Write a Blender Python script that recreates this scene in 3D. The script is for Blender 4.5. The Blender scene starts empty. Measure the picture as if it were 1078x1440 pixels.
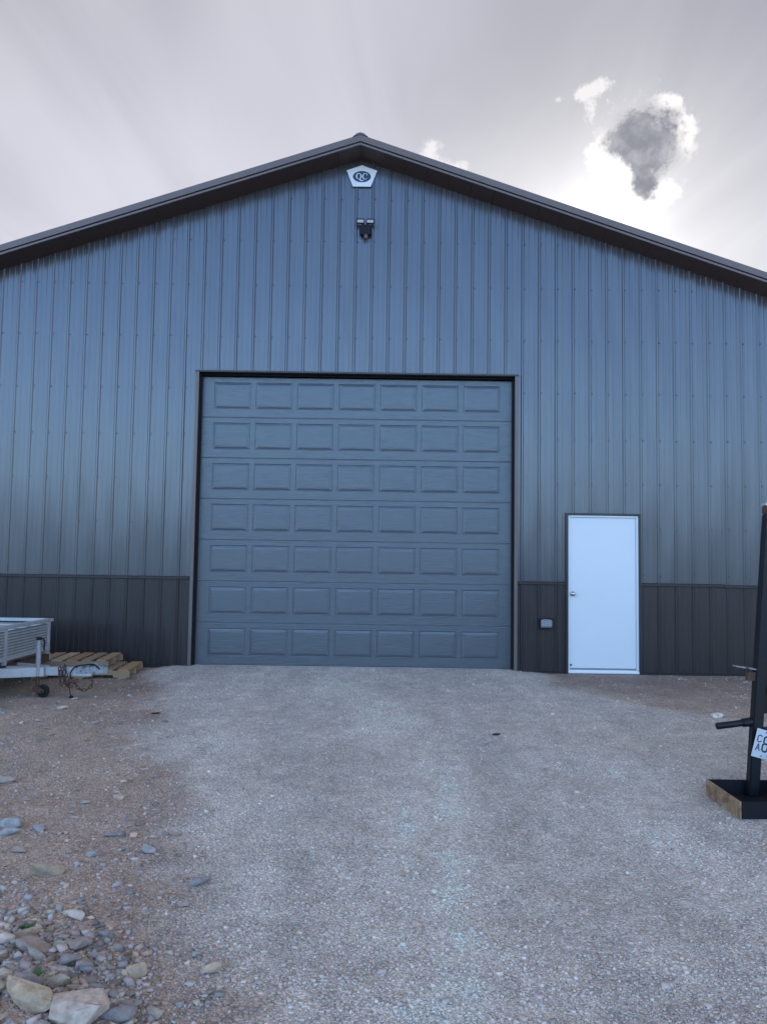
import bpy, bmesh, math, random
import numpy as np
from mathutils import Vector, Matrix
S = bpy.context.scene
COL = S.collection
rad = math.radians
random.seed(7)
RNG = np.random.default_rng(11)

# ------------------------------------------------------------------ camera
cam_data = bpy.data.cameras.new('camera')
cam = bpy.data.objects.new('camera', cam_data)
COL.objects.link(cam)
cam_data.sensor_fit = 'VERTICAL'
cam_data.sensor_height = 36.0
cam_data.sensor_width = 27.0
cam_data.lens = 36.0 * 1082.0 / 1440.0
cam_data.clip_end = 3000.0
pitch, roll = 0.0622, 0.0149
cp, sp, cr, sr = math.cos(pitch), math.sin(pitch), math.cos(roll), math.sin(roll)
right = Vector((1, 0, 0)); up = Vector((0, -sp, cp)); fwd = Vector((0, cp, sp))
r2 = cr * right + sr * up; u2 = -sr * right + cr * up
cam.matrix_world = Matrix(((r2.x, u2.x, -fwd.x, 0.383), (r2.y, u2.y, -fwd.y, -10.3), (r2.z, u2.z, -fwd.z, 1.456), (0, 0, 0, 1)))
S.camera = cam

# ------------------------------------------------------------------ sky
SUN_EL, SUN_AZ = rad(21.5), rad(15.5)          # azimuth from +Y towards +X
sun_dir = Vector((math.sin(SUN_AZ) * math.cos(SUN_EL), math.cos(SUN_AZ) * math.cos(SUN_EL), math.sin(SUN_EL)))
W = bpy.data.worlds.new('World'); S.world = W; W.use_nodes = True
nt = W.node_tree; nt.nodes.clear()

def nd(t, kind, ins=None, **props):
    n = t.nodes.new(kind)
    for k, v in props.items():
        setattr(n, k, v)
    for k, v in (ins or {}).items():
        s = n.inputs[k]
        if hasattr(v, 'is_linked') or hasattr(v, 'links'):
            t.links.new(v, s)
        else:
            if s.type == 'RGBA' and len(v) == 3:
                v = (*v, 1)
            s.default_value = v
    return n

def ma(t, op, a, b=0.0, c=0.0, clamp=False):
    n = t.nodes.new('ShaderNodeMath'); n.operation = op; n.use_clamp = clamp
    for i, v in enumerate((a, b, c)):
        if hasattr(v, 'links'):
            t.links.new(v, n.inputs[i])
        else:
            n.inputs[i].default_value = v
    return n.outputs[0]

def sstep(t, x, lo, hi, a=0.0, b=1.0):
    n = nd(t, 'ShaderNodeMapRange', {'Value': x, 'From Min': lo, 'From Max': hi, 'To Min': a, 'To Max': b}, interpolation_type='SMOOTHSTEP')
    return n.outputs[0]

def mixc(t, f, a, b, mode='MIX'):
    n = t.nodes.new('ShaderNodeMix'); n.data_type = 'RGBA'; n.blend_type = mode; n.clamp_factor = True
    for s, v in ((n.inputs[0], f), (n.inputs[6], a), (n.inputs[7], b)):
        if hasattr(v, 'links'):
            t.links.new(v, s)
        else:
            s.default_value = (*v, 1) if isinstance(v, tuple) and len(v) == 3 else v
    return n.outputs[2]

def dot(t, v, c):
    return nd(t, 'ShaderNodeVectorMath', {0: v, 1: tuple(c)}, operation='DOT_PRODUCT').outputs['Value']

EXPO = 2.45
tc = nd(nt, 'ShaderNodeTexCoord')
D = tc.outputs['Generated']
sky = nd(nt, 'ShaderNodeTexSky', sky_type='NISHITA', sun_disc=False, sun_elevation=SUN_EL, sun_rotation=SUN_AZ, altitude=200.0, air_density=1.0, dust_density=0.2, ozone_density=2.5)
SKY_STRENGTH = 0.1
cs = dot(nt, D, sun_dir)                        # cosine of the angle to the sun
sep = nd(nt, 'ShaderNodeSeparateXYZ', {0: D})
zpos = ma(nt, 'MAXIMUM', sep.outputs[2], 0.04)
# thin high cloud: a veil on a flat layer high above (planar coordinates), thicker towards the sun
planar = nd(nt, 'ShaderNodeCombineXYZ', {0: ma(nt, 'DIVIDE', sep.outputs[0], zpos), 1: ma(nt, 'DIVIDE', sep.outputs[1], zpos), 2: 0.0}).outputs[0]
rotm = nd(nt, 'ShaderNodeMapping', {'Vector': planar, 'Location': (8.738, -6.762, 3.809), 'Rotation': (0, 0, rad(32)), 'Scale': (1.6, 0.32, 1.0)})
n1 = nd(nt, 'ShaderNodeTexNoise', {'Vector': rotm.outputs[0], 'Scale': 1.5, 'Detail': 6.0, 'Roughness': 0.5, 'Distortion': 0.8}).outputs[0]
WOFF = (8.738, -6.762, 3.809)
plan2 = nd(nt, 'ShaderNodeMapping', {'Vector': planar, 'Location': WOFF, 'Rotation': (0, 0, rad(25)), 'Scale': (1.0, 0.5, 1.0)})
n2 = nd(nt, 'ShaderNodeTexNoise', {'Vector': plan2.outputs[0], 'Scale': 0.55, 'Detail': 3.0}).outputs[0]
wisps = sstep(nt, ma(nt, 'ADD', ma(nt, 'MULTIPLY', n1, 0.26), ma(nt, 'MULTIPLY', n2, 0.78)), 0.36, 0.76)
cover = ma(nt, 'MULTIPLY', sstep(nt, ma(nt, 'ADD', dot(nt, D, (0.12, 0.58, 0.80)), ma(nt, 'MULTIPLY', ma(nt, 'SUBTRACT', n2, 0.5), 0.5)), -0.12, 0.42), 0.97)   # the veil's edge lies behind the viewer
# brightness of the veil: forward scattering towards the sun
cs0 = ma(nt, 'MAXIMUM', cs, 0.0)
glow = ma(nt, 'ADD', ma(nt, 'MULTIPLY', ma(nt, 'POWER', cs0, 80.0), 0.26), ma(nt, 'MULTIPLY', ma(nt, 'POWER', cs0, 600.0), 0.9))
low = ma(nt, 'MINIMUM', ma(nt, 'MULTIPLY', ma(nt, 'EXPONENT', ma(nt, 'MULTIPLY', zpos, -8.0)), 3.6), 0.9)   # the haze layer near the horizon
vb = ma(nt, 'ADD', ma(nt, 'ADD', 0.28, ma(nt, 'ADD', glow, low)), ma(nt, 'MULTIPLY', wisps, 0.40))
K = 2.0 ** -EXPO
veil = nd(nt, 'ShaderNodeVectorMath', {0: mixc(nt, sstep(nt, cs, 0.95, 1.0), (1.01, 0.98, 1.05), (1.04, 1.0, 0.99)), 3: ma(nt, 'MULTIPLY', vb, K)}, operation='SCALE').outputs[0]
clear = nd(nt, 'ShaderNodeVectorMath', {0: mixc(nt, 1.0, sky.outputs[0], (0.93, 1.0, 1.12), 'MULTIPLY'), 3: SKY_STRENGTH}, operation='SCALE').outputs[0]
skycol = mixc(nt, cover, clear, veil)
# the cumulus scraps in front of the veil, in gnomonic coordinates about their own direction
C0, E1, E2 = (0.2754, 0.8406, 0.4664), (0.9503, -0.3114, 0.0), (-0.1452, -0.4432, 0.8846)
cz = ma(nt, 'MAXIMUM', dot(nt, D, C0), 0.05)
cu = ma(nt, 'DIVIDE', dot(nt, D, E1), cz); cv = ma(nt, 'DIVIDE', dot(nt, D, E2), cz)
cuv = nd(nt, 'ShaderNodeCombineXYZ', {0: cu, 1: cv, 2: 0.0}).outputs[0]
wn = nd(nt, 'ShaderNodeTexNoise', {'Vector': cuv, 'Scale': 48.0, 'Detail': 9.0, 'Roughness': 0.62})
wn2 = nd(nt, 'ShaderNodeTexNoise', {'Vector': cuv, 'Scale': 160.0, 'Detail': 6.0, 'Roughness': 0.6})
def blobs(lst, amp):
    tot = None
    for (bu, bv, ru, rv, *amp_) in lst:
        a = ma(nt, 'DIVIDE', ma(nt, 'SUBTRACT', cu, bu), ru); b = ma(nt, 'DIVIDE', ma(nt, 'SUBTRACT', cv, bv), rv)
        g = ma(nt, 'EXPONENT', ma(nt, 'MULTIPLY', ma(nt, 'ADD', ma(nt, 'MULTIPLY', a, a), ma(nt, 'MULTIPLY', b, b)), -1.0))
        if amp_: g = ma(nt, 'MULTIPLY', g, amp_[0])
        tot = g if tot is None else ma(nt, 'ADD', tot, g)
    e = ma(nt, 'MULTIPLY', ma(nt, 'SUBTRACT', wn.outputs[0], 0.5), amp)
    e2 = ma(nt, 'MULTIPLY', ma(nt, 'SUBTRACT', wn2.outputs[0], 0.5), amp * 0.45)
    return ma(nt, 'ADD', tot, ma(nt, 'ADD', e, e2))
core = blobs([(0.0100, 0.0065, 0.052, 0.046, 1.5), (0.0110, -0.0400, 0.015, 0.022, 0.8), (-0.0230, -0.0260, 0.020, 0.018, -0.8), (0.0200, 0.0180, 0.008, 0.008, -0.35), (0.0170, -0.0250, 0.010, 0.006, -0.35)], 1.3)
white = blobs([(-0.0340, -0.0060, 0.018, 0.022, 0.9), (0.0100, 0.0080, 0.050, 0.045, 1.5), (-0.0120, -0.0320, 0.024, 0.018), (0.0300, -0.0500, 0.022, 0.013), (0.0100, -0.0620, 0.032, 0.014, 0.8), (0.0560, 0.0100, 0.010, 0.020, 0.7), (0.0400, 0.0440, 0.014, 0.008, 0.6)], 1.9)
scrap = blobs([(-0.0340, 0.0690, 0.022, 0.009), (-0.0540, 0.0630, 0.016, 0.011), (-0.0440, 0.0470, 0.009, 0.013), (-0.0800, 0.0620, 0.006, 0.005)], 2.6)
puff = blobs([(-0.2330, 0.0330, 0.018, 0.017), (-0.2640, 0.0180, 0.026, 0.010), (-0.2060, 0.0080, 0.026, 0.012)], 1.3)
wm = sstep(nt, white, 0.50, 1.15)
sm = sstep(nt, scrap, 0.55, 1.25); pm = sstep(nt, puff, 0.50, 1.05)
km = sstep(nt, core, 0.50, 1.10)
kdet = nd(nt, 'ShaderNodeTexNoise', {'Vector': cuv, 'Scale': 42.0, 'Detail': 6.0, 'Roughness': 0.55}).outputs[0]
kcol = mixc(nt, sstep(nt, kdet, 0.38, 0.75), (0.30 * K, 0.31 * K, 0.36 * K), (0.52 * K, 0.52 * K, 0.57 * K))
skycol = mixc(nt, ma(nt, 'MULTIPLY', sm, 0.85), skycol, (1.0 * K, 0.97 * K, 0.98 * K))
skycol = mixc(nt, ma(nt, 'MULTIPLY', pm, 0.8), skycol, (1.0 * K, 0.97 * K, 0.98 * K))
skycol = mixc(nt, ma(nt, 'MULTIPLY', wm, 0.95), skycol, (1.25 * K, 1.2 * K, 1.18 * K))
skycol = mixc(nt, km, skycol, kcol)
bg = nd(nt, 'ShaderNodeBackground', {'Color': skycol, 'Strength': 1.0})
nt.links.new(bg.outputs[0], nd(nt, 'ShaderNodeOutputWorld').inputs[0])

# ------------------------------------------------------------------ sun, behind the roof
sun_data = bpy.data.lights.new('sun', 'SUN'); sun_data.energy = 1.0; sun_data.angle = rad(10.0); sun_data.color = (1.0, 0.94, 0.86)
sun = bpy.data.objects.new('sun', sun_data); COL.objects.link(sun)
sun.rotation_euler = (-sun_dir).to_track_quat('-Z', 'Y').to_euler()
sun.location = sun_dir * 200

S.view_settings.view_transform = 'Standard'; S.view_settings.look = 'None'
S.view_settings.exposure = EXPO; S.view_settings.gamma = 1.0; S.view_settings.use_curve_mapping = False
S.render.engine = 'CYCLES'; S.cycles.use_denoising = True
S.cycles.max_bounces = 6; S.cycles.caustics_reflective = False; S.cycles.sample_clamp_indirect = 2.0

# ------------------------------------------------------------------ helpers
class MB:
    """collects shapes and links them as ONE mesh object"""
    def __init__(self): self.v = []; self.f = []
    def add(self, vs, fs):
        o = len(self.v); self.v += [tuple(p) for p in vs]; self.f += [tuple(o + i for i in f) for f in fs]
    def box(self, x0, x1, y0, y1, z0, z1):
        self.add([(x0,y0,z0),(x1,y0,z0),(x1,y1,z0),(x0,y1,z0),(x0,y0,z1),(x1,y0,z1),(x1,y1,z1),(x0,y1,z1)],
                 [(0,3,2,1),(4,5,6,7),(0,1,5,4),(1,2,6,5),(2,3,7,6),(3,0,4,7)]); return self
    def bar(self, a, b, w, h, upv=(0, 0, 1)):
        a, b = Vector(a), Vector(b); d = (b - a).normalized(); s = d.cross(Vector(upv)).normalized(); u = s.cross(d)
        q = []
        for c in (a, b):
            for i, j in ((-1,-1),(1,-1),(1,1),(-1,1)): q.append(c + s * (w / 2 * i) + u * (h / 2 * j))
        self.add(q, [(0,1,2,3),(4,7,6,5),(0,4,5,1),(1,5,6,2),(2,6,7,3),(3,7,4,0)]); return self
    def prism(self, poly, axis, a, b):
        """poly: 2-D outline; axis 'x','y','z' along which it is extruded from a to b"""
        def P(p, t): return {'x': (t, p[0], p[1]), 'y': (p[0], t, p[1]), 'z': (p[0], p[1], t)}[axis]
        n = len(poly)
        self.add([P(p, a) for p in poly] + [P(p, b) for p in poly],
                 [tuple(range(n))[::-1], tuple(range(n, 2 * n))] + [(i, (i + 1) % n, n + (i + 1) % n, n + i) for i in range(n)]); return self
    def tube(self, pts, r, seg=10, caps=True):
        pts = [Vector(p) for p in pts]; rs = r if isinstance(r, (list, tuple)) else [r] * len(pts)
        o = len(self.v); pu = None
        for i, p in enumerate(pts):
            d = (pts[min(i + 1, len(pts) - 1)] - pts[max(i - 1, 0)]).normalized()
            if pu is None:
                pu = d.cross(Vector((0, 0, 1)) if abs(d.z) < .9 else Vector((1, 0, 0))).normalized()
            pu = (pu - d * pu.dot(d)).normalized(); w = d.cross(pu)
            for k in range(seg):
                t = 2 * math.pi * k / seg; self.v.append(tuple(p + (pu * math.cos(t) + w * math.sin(t)) * rs[i]))
        for i in range(len(pts) - 1):
            for k in range(seg):
                a = o + i * seg + k; b = o + i * seg + (k + 1) % seg
                self.f.append((a, b, b + seg, a + seg))
        if caps:
            self.f.append(tuple(o + k for k in range(seg))[::-1]); self.f.append(tuple(o + (len(pts) - 1) * seg + k for k in range(seg)))
        return self
    def torus(self, c, R, r, rot=None, seg=14, rs=8, sx=1.0):
        o = len(self.v); rot = rot or Matrix.Identity(3)
        for i in range(seg):
            t = 2 * math.pi * i / seg
            for k in range(rs):
                s = 2 * math.pi * k / rs
                p = Vector(((R + r * math.cos(s)) * math.cos(t) * sx, (R + r * math.cos(s)) * math.sin(t), r * math.sin(s)))
                self.v.append(tuple(Vector(c) + rot @ p))
        for i in range(seg):
            for k in range(rs):
                a = o + i * rs + k; b = o + i * rs + (k + 1) % rs; c2 = o + ((i + 1) % seg) * rs + (k + 1) % rs; d = o + ((i + 1) % seg) * rs + k
                self.f.append((a, d, c2, b))
        return self
    def build(self, name, mat, parent=None, smooth=False, bevel=0.0, fix=True):
        me = bpy.data.meshes.new(name); me.from_pydata(self.v, [], self.f); me.update()
        if fix:
            bm = bmesh.new(); bm.from_mesh(me); bmesh.ops.recalc_face_normals(bm, faces=bm.faces)
            if bevel > 0:
                bmesh.ops.bevel(bm, geom=[e for e in bm.edges if len(e.link_faces) == 2 and e.calc_face_angle(0) > 0.6], offset=bevel, segments=2, affect='EDGES', clamp_overlap=True)
            bm.to_mesh(me); bm.free()
        me.materials.append(mat)
        if smooth: me.shade_smooth()
        return link(name, me, parent)

def link(name, me, parent=None):
    o = bpy.data.objects.new(name, me); COL.objects.link(o)
    if parent is not None: o.parent = parent
    return o

def thing(name, label, cat, loc=(0, 0, 0), group=None):
    o = bpy.data.objects.new(name, None); COL.objects.link(o); o.location = loc; o.empty_display_size = 0.1
    return tag(o, label, cat, group)

def tag(o, label, cat, group=None):
    o['label'] = label; o['category'] = cat
    if group: o['group'] = group
    return o

def rebase(root):
    """children are modelled in world coordinates; make them local to the thing's base"""
    M = Matrix.Translation(-Vector(root.location))
    for c in root.children:
        c.matrix_parent_inverse = M

# ------------------------------------------------------------------ materials
def mat(name, base, rough=0.5, metal=0.0, spec=0.5, var=0.0, vscale=6.0, vstretch=(1, 1, 1), bump=0.0, bscale=30.0, bstretch=(1, 1, 1), bdist=0.01, dirt=None, dscale=3.0, damt=(0.55, 0.75), coat=0.0, emit=None, objcol=False, rvar=0.0, bdet=5.0):
    m = bpy.data.materials.new(name); m.use_nodes = True; t = m.node_tree; t.nodes.clear()
    b = nd(t, 'ShaderNodeBsdfPrincipled', {'Roughness': rough, 'Metallic': metal, 'Specular IOR Level': spec, 'Coat Weight': coat, 'Coat Roughness': 0.12})
    t.links.new(b.outputs[0], nd(t, 'ShaderNodeOutputMaterial').inputs[0])
    g = nd(t, 'ShaderNodeNewGeometry').outputs['Position']
    col = (*base, 1)
    if objcol:
        col = nd(t, 'ShaderNodeObjectInfo').outputs['Color']
    if var > 0:
        mp = nd(t, 'ShaderNodeMapping', {'Vector': g, 'Scale': vstretch})
        n = nd(t, 'ShaderNodeTexNoise', {'Vector': mp.outputs[0], 'Scale': vscale, 'Detail': 6.0, 'Roughness': 0.6}).outputs[0]
        f = nd(t, 'ShaderNodeMapRange', {'Value': n, 'From Min': 0.25, 'From Max': 0.75, 'To Min': 1 - var, 'To Max': 1 + var}).outputs[0]
        col = nd(t, 'ShaderNodeVectorMath', {0: col if hasattr(col, 'links') else col[:3], 3: f}, operation='SCALE').outputs[0]
    if dirt is not None:
        n = nd(t, 'ShaderNodeTexNoise', {'Vector': g, 'Scale': dscale, 'Detail': 8.0, 'Roughness': 0.65}).outputs[0]
        col = mixc(t, sstep(t, n, *damt), col if hasattr(col, 'links') else base, dirt)
    if hasattr(col, 'links'): t.links.new(col, b.inputs['Base Color'])
    else: b.inputs['Base Color'].default_value = col
    if rvar > 0:
        n = nd(t, 'ShaderNodeTexNoise', {'Vector': g, 'Scale': 2.2, 'Detail': 5.0}).outputs[0]
        t.links.new(nd(t, 'ShaderNodeMapRange', {'Value': n, 'From Min': 0.3, 'From Max': 0.7, 'To Min': rough - rvar, 'To Max': rough + rvar}).outputs[0], b.inputs['Roughness'])
    if bump > 0:
        mp = nd(t, 'ShaderNodeMapping', {'Vector': g, 'Scale': bstretch})
        n = nd(t, 'ShaderNodeTexNoise', {'Vector': mp.outputs[0], 'Scale': bscale, 'Detail': bdet}).outputs[0]
        bp = nd(t, 'ShaderNodeBump', {'Strength': bump, 'Distance': bdist, 'Height': n})
        t.links.new(bp.outputs[0], b.inputs['Normal'])
    if emit:
        b.inputs['Emission Color'].default_value = (*emit[0], 1); b.inputs['Emission Strength'].default_value = emit[1]
    return m

M_SIDING = mat('grey_painted_steel', (0.110, 0.112, 0.124), rough=0.25, spec=0.5, metal=0.42, coat=0.08, var=0.07, vscale=1.6, vstretch=(3, 1, 0.35), bump=0.5, bscale=1.5, bstretch=(4.0, 1, 0.5), bdist=0.04, bdet=0.5)
M_BROWN = mat('brown_painted_steel', (0.031, 0.0245, 0.0245), rough=0.33, spec=0.45, var=0.10, vscale=2.0, vstretch=(3, 1, 0.5), bump=0.5, bscale=1.8, bstretch=(4.0, 1, 0.5), bdist=0.035, bdet=0.5)
M_TRIM = mat('brown_trim_steel', (0.155, 0.117, 0.104), rough=0.38, spec=0.5, var=0.10, vscale=3.0)
M_SOFFIT = mat('brown_soffit_steel', (0.072, 0.058, 0.058), rough=0.5, spec=0.4, var=0.06)
M_DOOR = mat('grey_woodgrain_steel', (0.104, 0.117, 0.133), rough=0.30, spec=0.6, metal=0.3, var=0.10, vscale=9.0, vstretch=(0.5, 1, 6), bump=0.6, bscale=22.0, bstretch=(0.25, 1, 5), bdist=0.004)
M_RUBBER = mat('black_rubber', (0.012, 0.012, 0.013), rough=0.7, spec=0.3)
M_WHITE = mat('white_door_paint', (0.75, 0.77, 0.79), rough=0.4, spec=0.4, var=0.02, vscale=2.0, dirt=(0.62, 0.60, 0.56), dscale=5.0, damt=(0.60, 0.95))
M_ALU = mat('dull_aluminium', (0.50, 0.50, 0.51), rough=0.42, metal=0.6, var=0.10, vscale=8.0)
M_GALV = mat('weathered_white_metal', (0.50, 0.505, 0.515), rough=0.5, metal=0.25, var=0.14, vscale=9.0, dirt=(0.20, 0.16, 0.13), dscale=14.0, damt=(0.60, 0.80))
M_GALVD = mat('scuffed_coupler_metal', (0.30, 0.31, 0.33), rough=0.5, metal=0.4, var=0.3, vscale=22.0, dirt=(0.05, 0.05, 0.06), dscale=26.0, damt=(0.52, 0.62))
M_CHROME = mat('satin_nickel', (0.55, 0.54, 0.52), rough=0.25, metal=1.0)
M_SIGN = mat('white_sign_board', (0.78, 0.79, 0.80), rough=0.35, var=0.03, vscale=14.0)
M_NAVY = mat('navy_print', (0.020, 0.035, 0.075), rough=0.4)
M_BLACKPL = mat('black_plastic', (0.010, 0.010, 0.012), rough=0.7, spec=0.3)
M_LENS = mat('white_lamp_lens', (0.55, 0.52, 0.50), rough=0.25, spec=0.6)
M_GREYPL = mat('grey_plastic', (0.25, 0.25, 0.26), rough=0.5)
M_BLACK = mat('black_machine_paint', (0.008, 0.009, 0.013), rough=0.42, spec=0.32, dirt=(0.06, 0.04, 0.03), dscale=9.0, damt=(0.58, 0.85), bump=0.2, bscale=60.0, bdist=0.002)
M_WORN = mat('worn_yellow_steel', (0.36, 0.235, 0.13), rough=0.65, var=0.3, vscale=16.0, dirt=(0.15, 0.09, 0.06), dscale=17.0, damt=(0.42, 0.66), bump=0.4, bscale=50.0, bdist=0.004)
M_RUST = mat('rusty_steel', (0.085, 0.045, 0.03), rough=0.8, var=0.4, vscale=30.0, bump=0.4, bscale=90.0, bdist=0.003)
M_WOOD = mat('raw_pallet_wood', (0.36, 0.27, 0.17), rough=0.75, objcol=True, var=0.22, vscale=9.0, vstretch=(5, 1.2, 5), bump=0.5, bscale=40.0, bstretch=(6, 1, 6), bdist=0.003)
M_PLATE = mat('pale_plate', (0.62, 0.66, 0.68), rough=0.35, var=0.05, vscale=20.0)
M_ROCK = mat('rock', (0.3, 0.3, 0.3), rough=0.9, spec=0.25, objcol=True, var=0.30, vscale=26.0, bump=0.8, bscale=60.0, bdist=0.010, dirt=(0.36, 0.30, 0.255), dscale=22.0, damt=(0.47, 0.72))
M_LEAF = mat('weed_leaf', (0.07, 0.13, 0.035), rough=0.6, var=0.2)
M_CLOD = mat('dark_clod', (0.025, 0.022, 0.02), rough=0.9, bump=0.5, bscale=80.0)
M_GALV_SHADE = mat('shaded_galv_sheet', (0.24, 0.245, 0.255), rough=0.55, metal=0.25, var=0.1, vscale=9.0)  # sheet metal toned down, painting shade into the gaps between the ribs
M_SCREW_SHADE = mat('shadowed_screw', (0.055, 0.057, 0.066), rough=0.5)  # head colour darkened to carry the small shadow at each screw
M_JACK = mat('dull_jack_metal', (0.34, 0.34, 0.35), rough=0.5, metal=0.3, var=0.15, vscale=12.0)

# ------------------------------------------------------------------ ground
def vnoise(x, y, seed=0, octaves=4, rough=0.5):
    x = np.asarray(x, float); y = np.asarray(y, float); tot = np.zeros(np.broadcast(x, y).shape); a = 1.0; norm = 0.0
    for o in range(octaves):
        xs = x * 2 ** o + 17.3 * o; ys = y * 2 ** o - 9.1 * o
        xi = np.floor(xs).astype(np.int64); yi = np.floor(ys).astype(np.int64); fx = xs - xi; fy = ys - yi
        fx = fx * fx * (3 - 2 * fx); fy = fy * fy * (3 - 2 * fy)
        def h(i, j):
            n = (i * 374761393 + j * 668265263 + (seed + o) * 1274126177) & 0x7fffffff
            n = ((n ^ (n >> 13)) * 1274126177) & 0x7fffffff
            return ((n ^ (n >> 16)) & 0xffff) / 65535.0
        v = (h(xi, yi) * (1 - fx) + h(xi + 1, yi) * fx) * (1 - fy) + (h(xi, yi + 1) * (1 - fx) + h(xi + 1, yi + 1) * fx) * fy
        tot = tot + a * v; norm += a; a *= rough
    return tot / norm                                    # 0..1

def ss(x, a, b):
    t = np.clip((x - a) / (b - a), 0, 1); return t * t * (3 - 2 * t)

def drive_mask(x, y):
    """1 on the crushed-stone drive, 0 on the brown soil beside it"""
    w = (vnoise(x * 1.7, y * 1.7, 3, 4, 0.6) - 0.5) * 0.9
    xl = np.interp(-y, [-30, 0, 0.6, 2.0, 3.75, 5.0, 6.7, 7.6, 9.0, 14.0, 40], [-2.6, -2.6, -2.6, -2.0, -1.45, -1.1, -0.5, -0.2, 0.1, 0.6, 0.6])
    xr = np.interp(-y, [-30, 0, 0.8, 2.0, 3.0, 4.0, 14.0, 40], [2.3, 2.3, 2.45, 2.9, 4.2, 6.5, 9.0, 9.0])
    return ss(x - xl + w, -0.22, 0.22) * ss(xr - x + w, -0.3, 0.3)

def ground_z(x, y):
    x = np.asarray(x, float); y = np.asarray(y, float); t = np.clip(-y, 0, 14)
    z = -0.010 - 0.012 * t
    m = drive_mask(x, y)
    z = z + 0.030 * m * (1 - ss(t, 0.5, 3.5))
    z = z + (vnoise(x * 0.8, y * 0.8, 5, 3) - 0.5) * 0.05 * ss(t, 0.3, 2.0)
    z = z + (vnoise(x * 5.0, y * 5.0, 6, 3) - 0.5) * 0.018 * (0.45 + 0.55 * ss(t, 0.1, 1.0))
    # shallow wheel ruts curving up to the door
    for off in (-0.85, 0.75):
        xc = off + np.interp(-y, [0, 2, 5, 8, 12], [-0.3, 0.15, 0.5, 0.45, 0.2])
        z = z - 0.016 * np.exp(-((x - xc) / 0.16) ** 2) * ss(t, 0.4, 1.5)
    z = z + 0.05 * np.exp(-(((x + 0.75) / 0.45) ** 2 + ((y + 7.5) / 0.5) ** 2))
    return z

def ground_col(x, y):
    """albedo of the bare ground: compacted limestone, grey chippings, brown soil"""
    m = drive_mask(x, y)[..., None]
    a = vnoise(x * 1.1, y * 0.7, 21, 4, 0.6)[..., None]; b = vnoise(x * 3.3, y * 3.3, 22, 4, 0.6)[..., None]
    soil = np.array([0.510, 0.395, 0.325]) * (0.8 + 0.4 * b) + np.array([0.07, 0.025, -0.015]) * (a - 0.45)
    drive = np.array([0.630, 0.570, 0.510]) * (0.86 + 0.28 * b)
    # pale dust where the wheels have ground the stone fine
    p = np.zeros(x.shape)
    for tx, wd, k in (([-0.25, 0.0, 0.45, 0.75, 0.62, 0.5], 0.36, 1.0), ([-1.1, -1.1, -1.0, -0.75, -0.3, 0.0], 0.30, 0.6), ([1.9, 2.0, 2.1, 2.2, 2.1, 2.0], 0.35, 0.45)):
        xc = np.interp(-y, [0, 1.5, 3.0, 4.5, 6.5, 9.0], tx) + (vnoise(y * 0.8, x * 0, 29, 2) - 0.5) * 0.3
        p = np.maximum(p, k * np.exp(-((x - xc) / wd) ** 2))
    p = p * (0.6 + 0.4 * ss(vnoise(x * 2.4, y * 1.2, 24, 5, .65), 0.30, 0.70))
    drive = drive * (0.98 + 0.24 * p[..., None])
    c = soil * (1 - m) + drive * m
    # drag lines left by wheels and the grader blade, bending towards the door
    q = x - 0.25 * np.sin(-y * 0.35)
    lines = vnoise(q * 7.0, y * 0.7, 33, 4, 0.65)[..., None]; mid = vnoise(x * 9.0, y * 6.0, 34, 3, 0.6)[..., None]
    c = c * (1 + 0.22 * (lines - 0.5) * m) * (1 + 0.26 * (mid - 0.5))
    damp = ss(vnoise(x * 0.6, y * 0.6, 27, 4), 0.50, 0.72)[..., None] * (1 - 0.6 * m)
    wall_dark = (1 - m) * (1 - ss(-y, 0.8, 2.4))[..., None] * 0.30      # the soil gets darker towards the wall
    return np.clip(c * (1 - 0.14 * damp) * (1 - wall_dark), 0.01, 0.72)

def axis_ticks(f0, f1, step, far):
    a = list(np.arange(f0, f1 + 1e-6, step)); s = step; v = f1
    hi = []
    while v < far: s *= 1.35; v += s; hi.append(v)
    s = step; v = f0; lo = []
    while v > -far: s *= 1.35; v -= s; lo.append(v)
    return np.array(lo[::-1] + a + hi)
GX = axis_ticks(-6.5, 6.5, 0.035, 900.0); GY = axis_ticks(-10.0, 0.4, 0.035, 900.0)
XX, YY = np.meshgrid(GX, GY)
ZZ = ground_z(XX, YY)
# wooded hills all round, far behind the barn and the camera
RR = np.hypot(XX, YY + 5)
hn = vnoise(XX / 90.0, YY / 90.0, 31, 3)
ZZ = ZZ - 0.6 * ss(RR, 25, 60) + ss(RR, 110, 300) * (6 + 26 * hn)
nx, ny = len(GX), len(GY)
idx = np.arange(nx * ny).reshape(ny, nx)
quads = np.stack([idx[:-1, :-1], idx[:-1, 1:], idx[1:, 1:], idx[1:, :-1]], -1).reshape(-1, 4)

def np_mesh(name, verts, faces, cols=None, smooth=False):
    me = bpy.data.meshes.new(name); nf, k = faces.shape
    me.vertices.add(len(verts)); me.vertices.foreach_set('co', np.ascontiguousarray(verts, np.float32).ravel())
    me.loops.add(nf * k); me.loops.foreach_set('vertex_index', np.ascontiguousarray(faces, np.int32).ravel())
    me.polygons.add(nf); me.polygons.foreach_set('loop_start', np.arange(0, nf * k, k, dtype=np.int32))
    if smooth: me.polygons.foreach_set('use_smooth', np.ones(nf, bool))
    me.update(calc_edges=True); me.validate()
    if cols is not None:
        at = me.color_attributes.new('Col', 'FLOAT_COLOR', 'POINT')
        c = np.ones((len(verts), 4), np.float32); c[:, :3] = cols; at.data.foreach_set('color', c.ravel())
    return me

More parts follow.
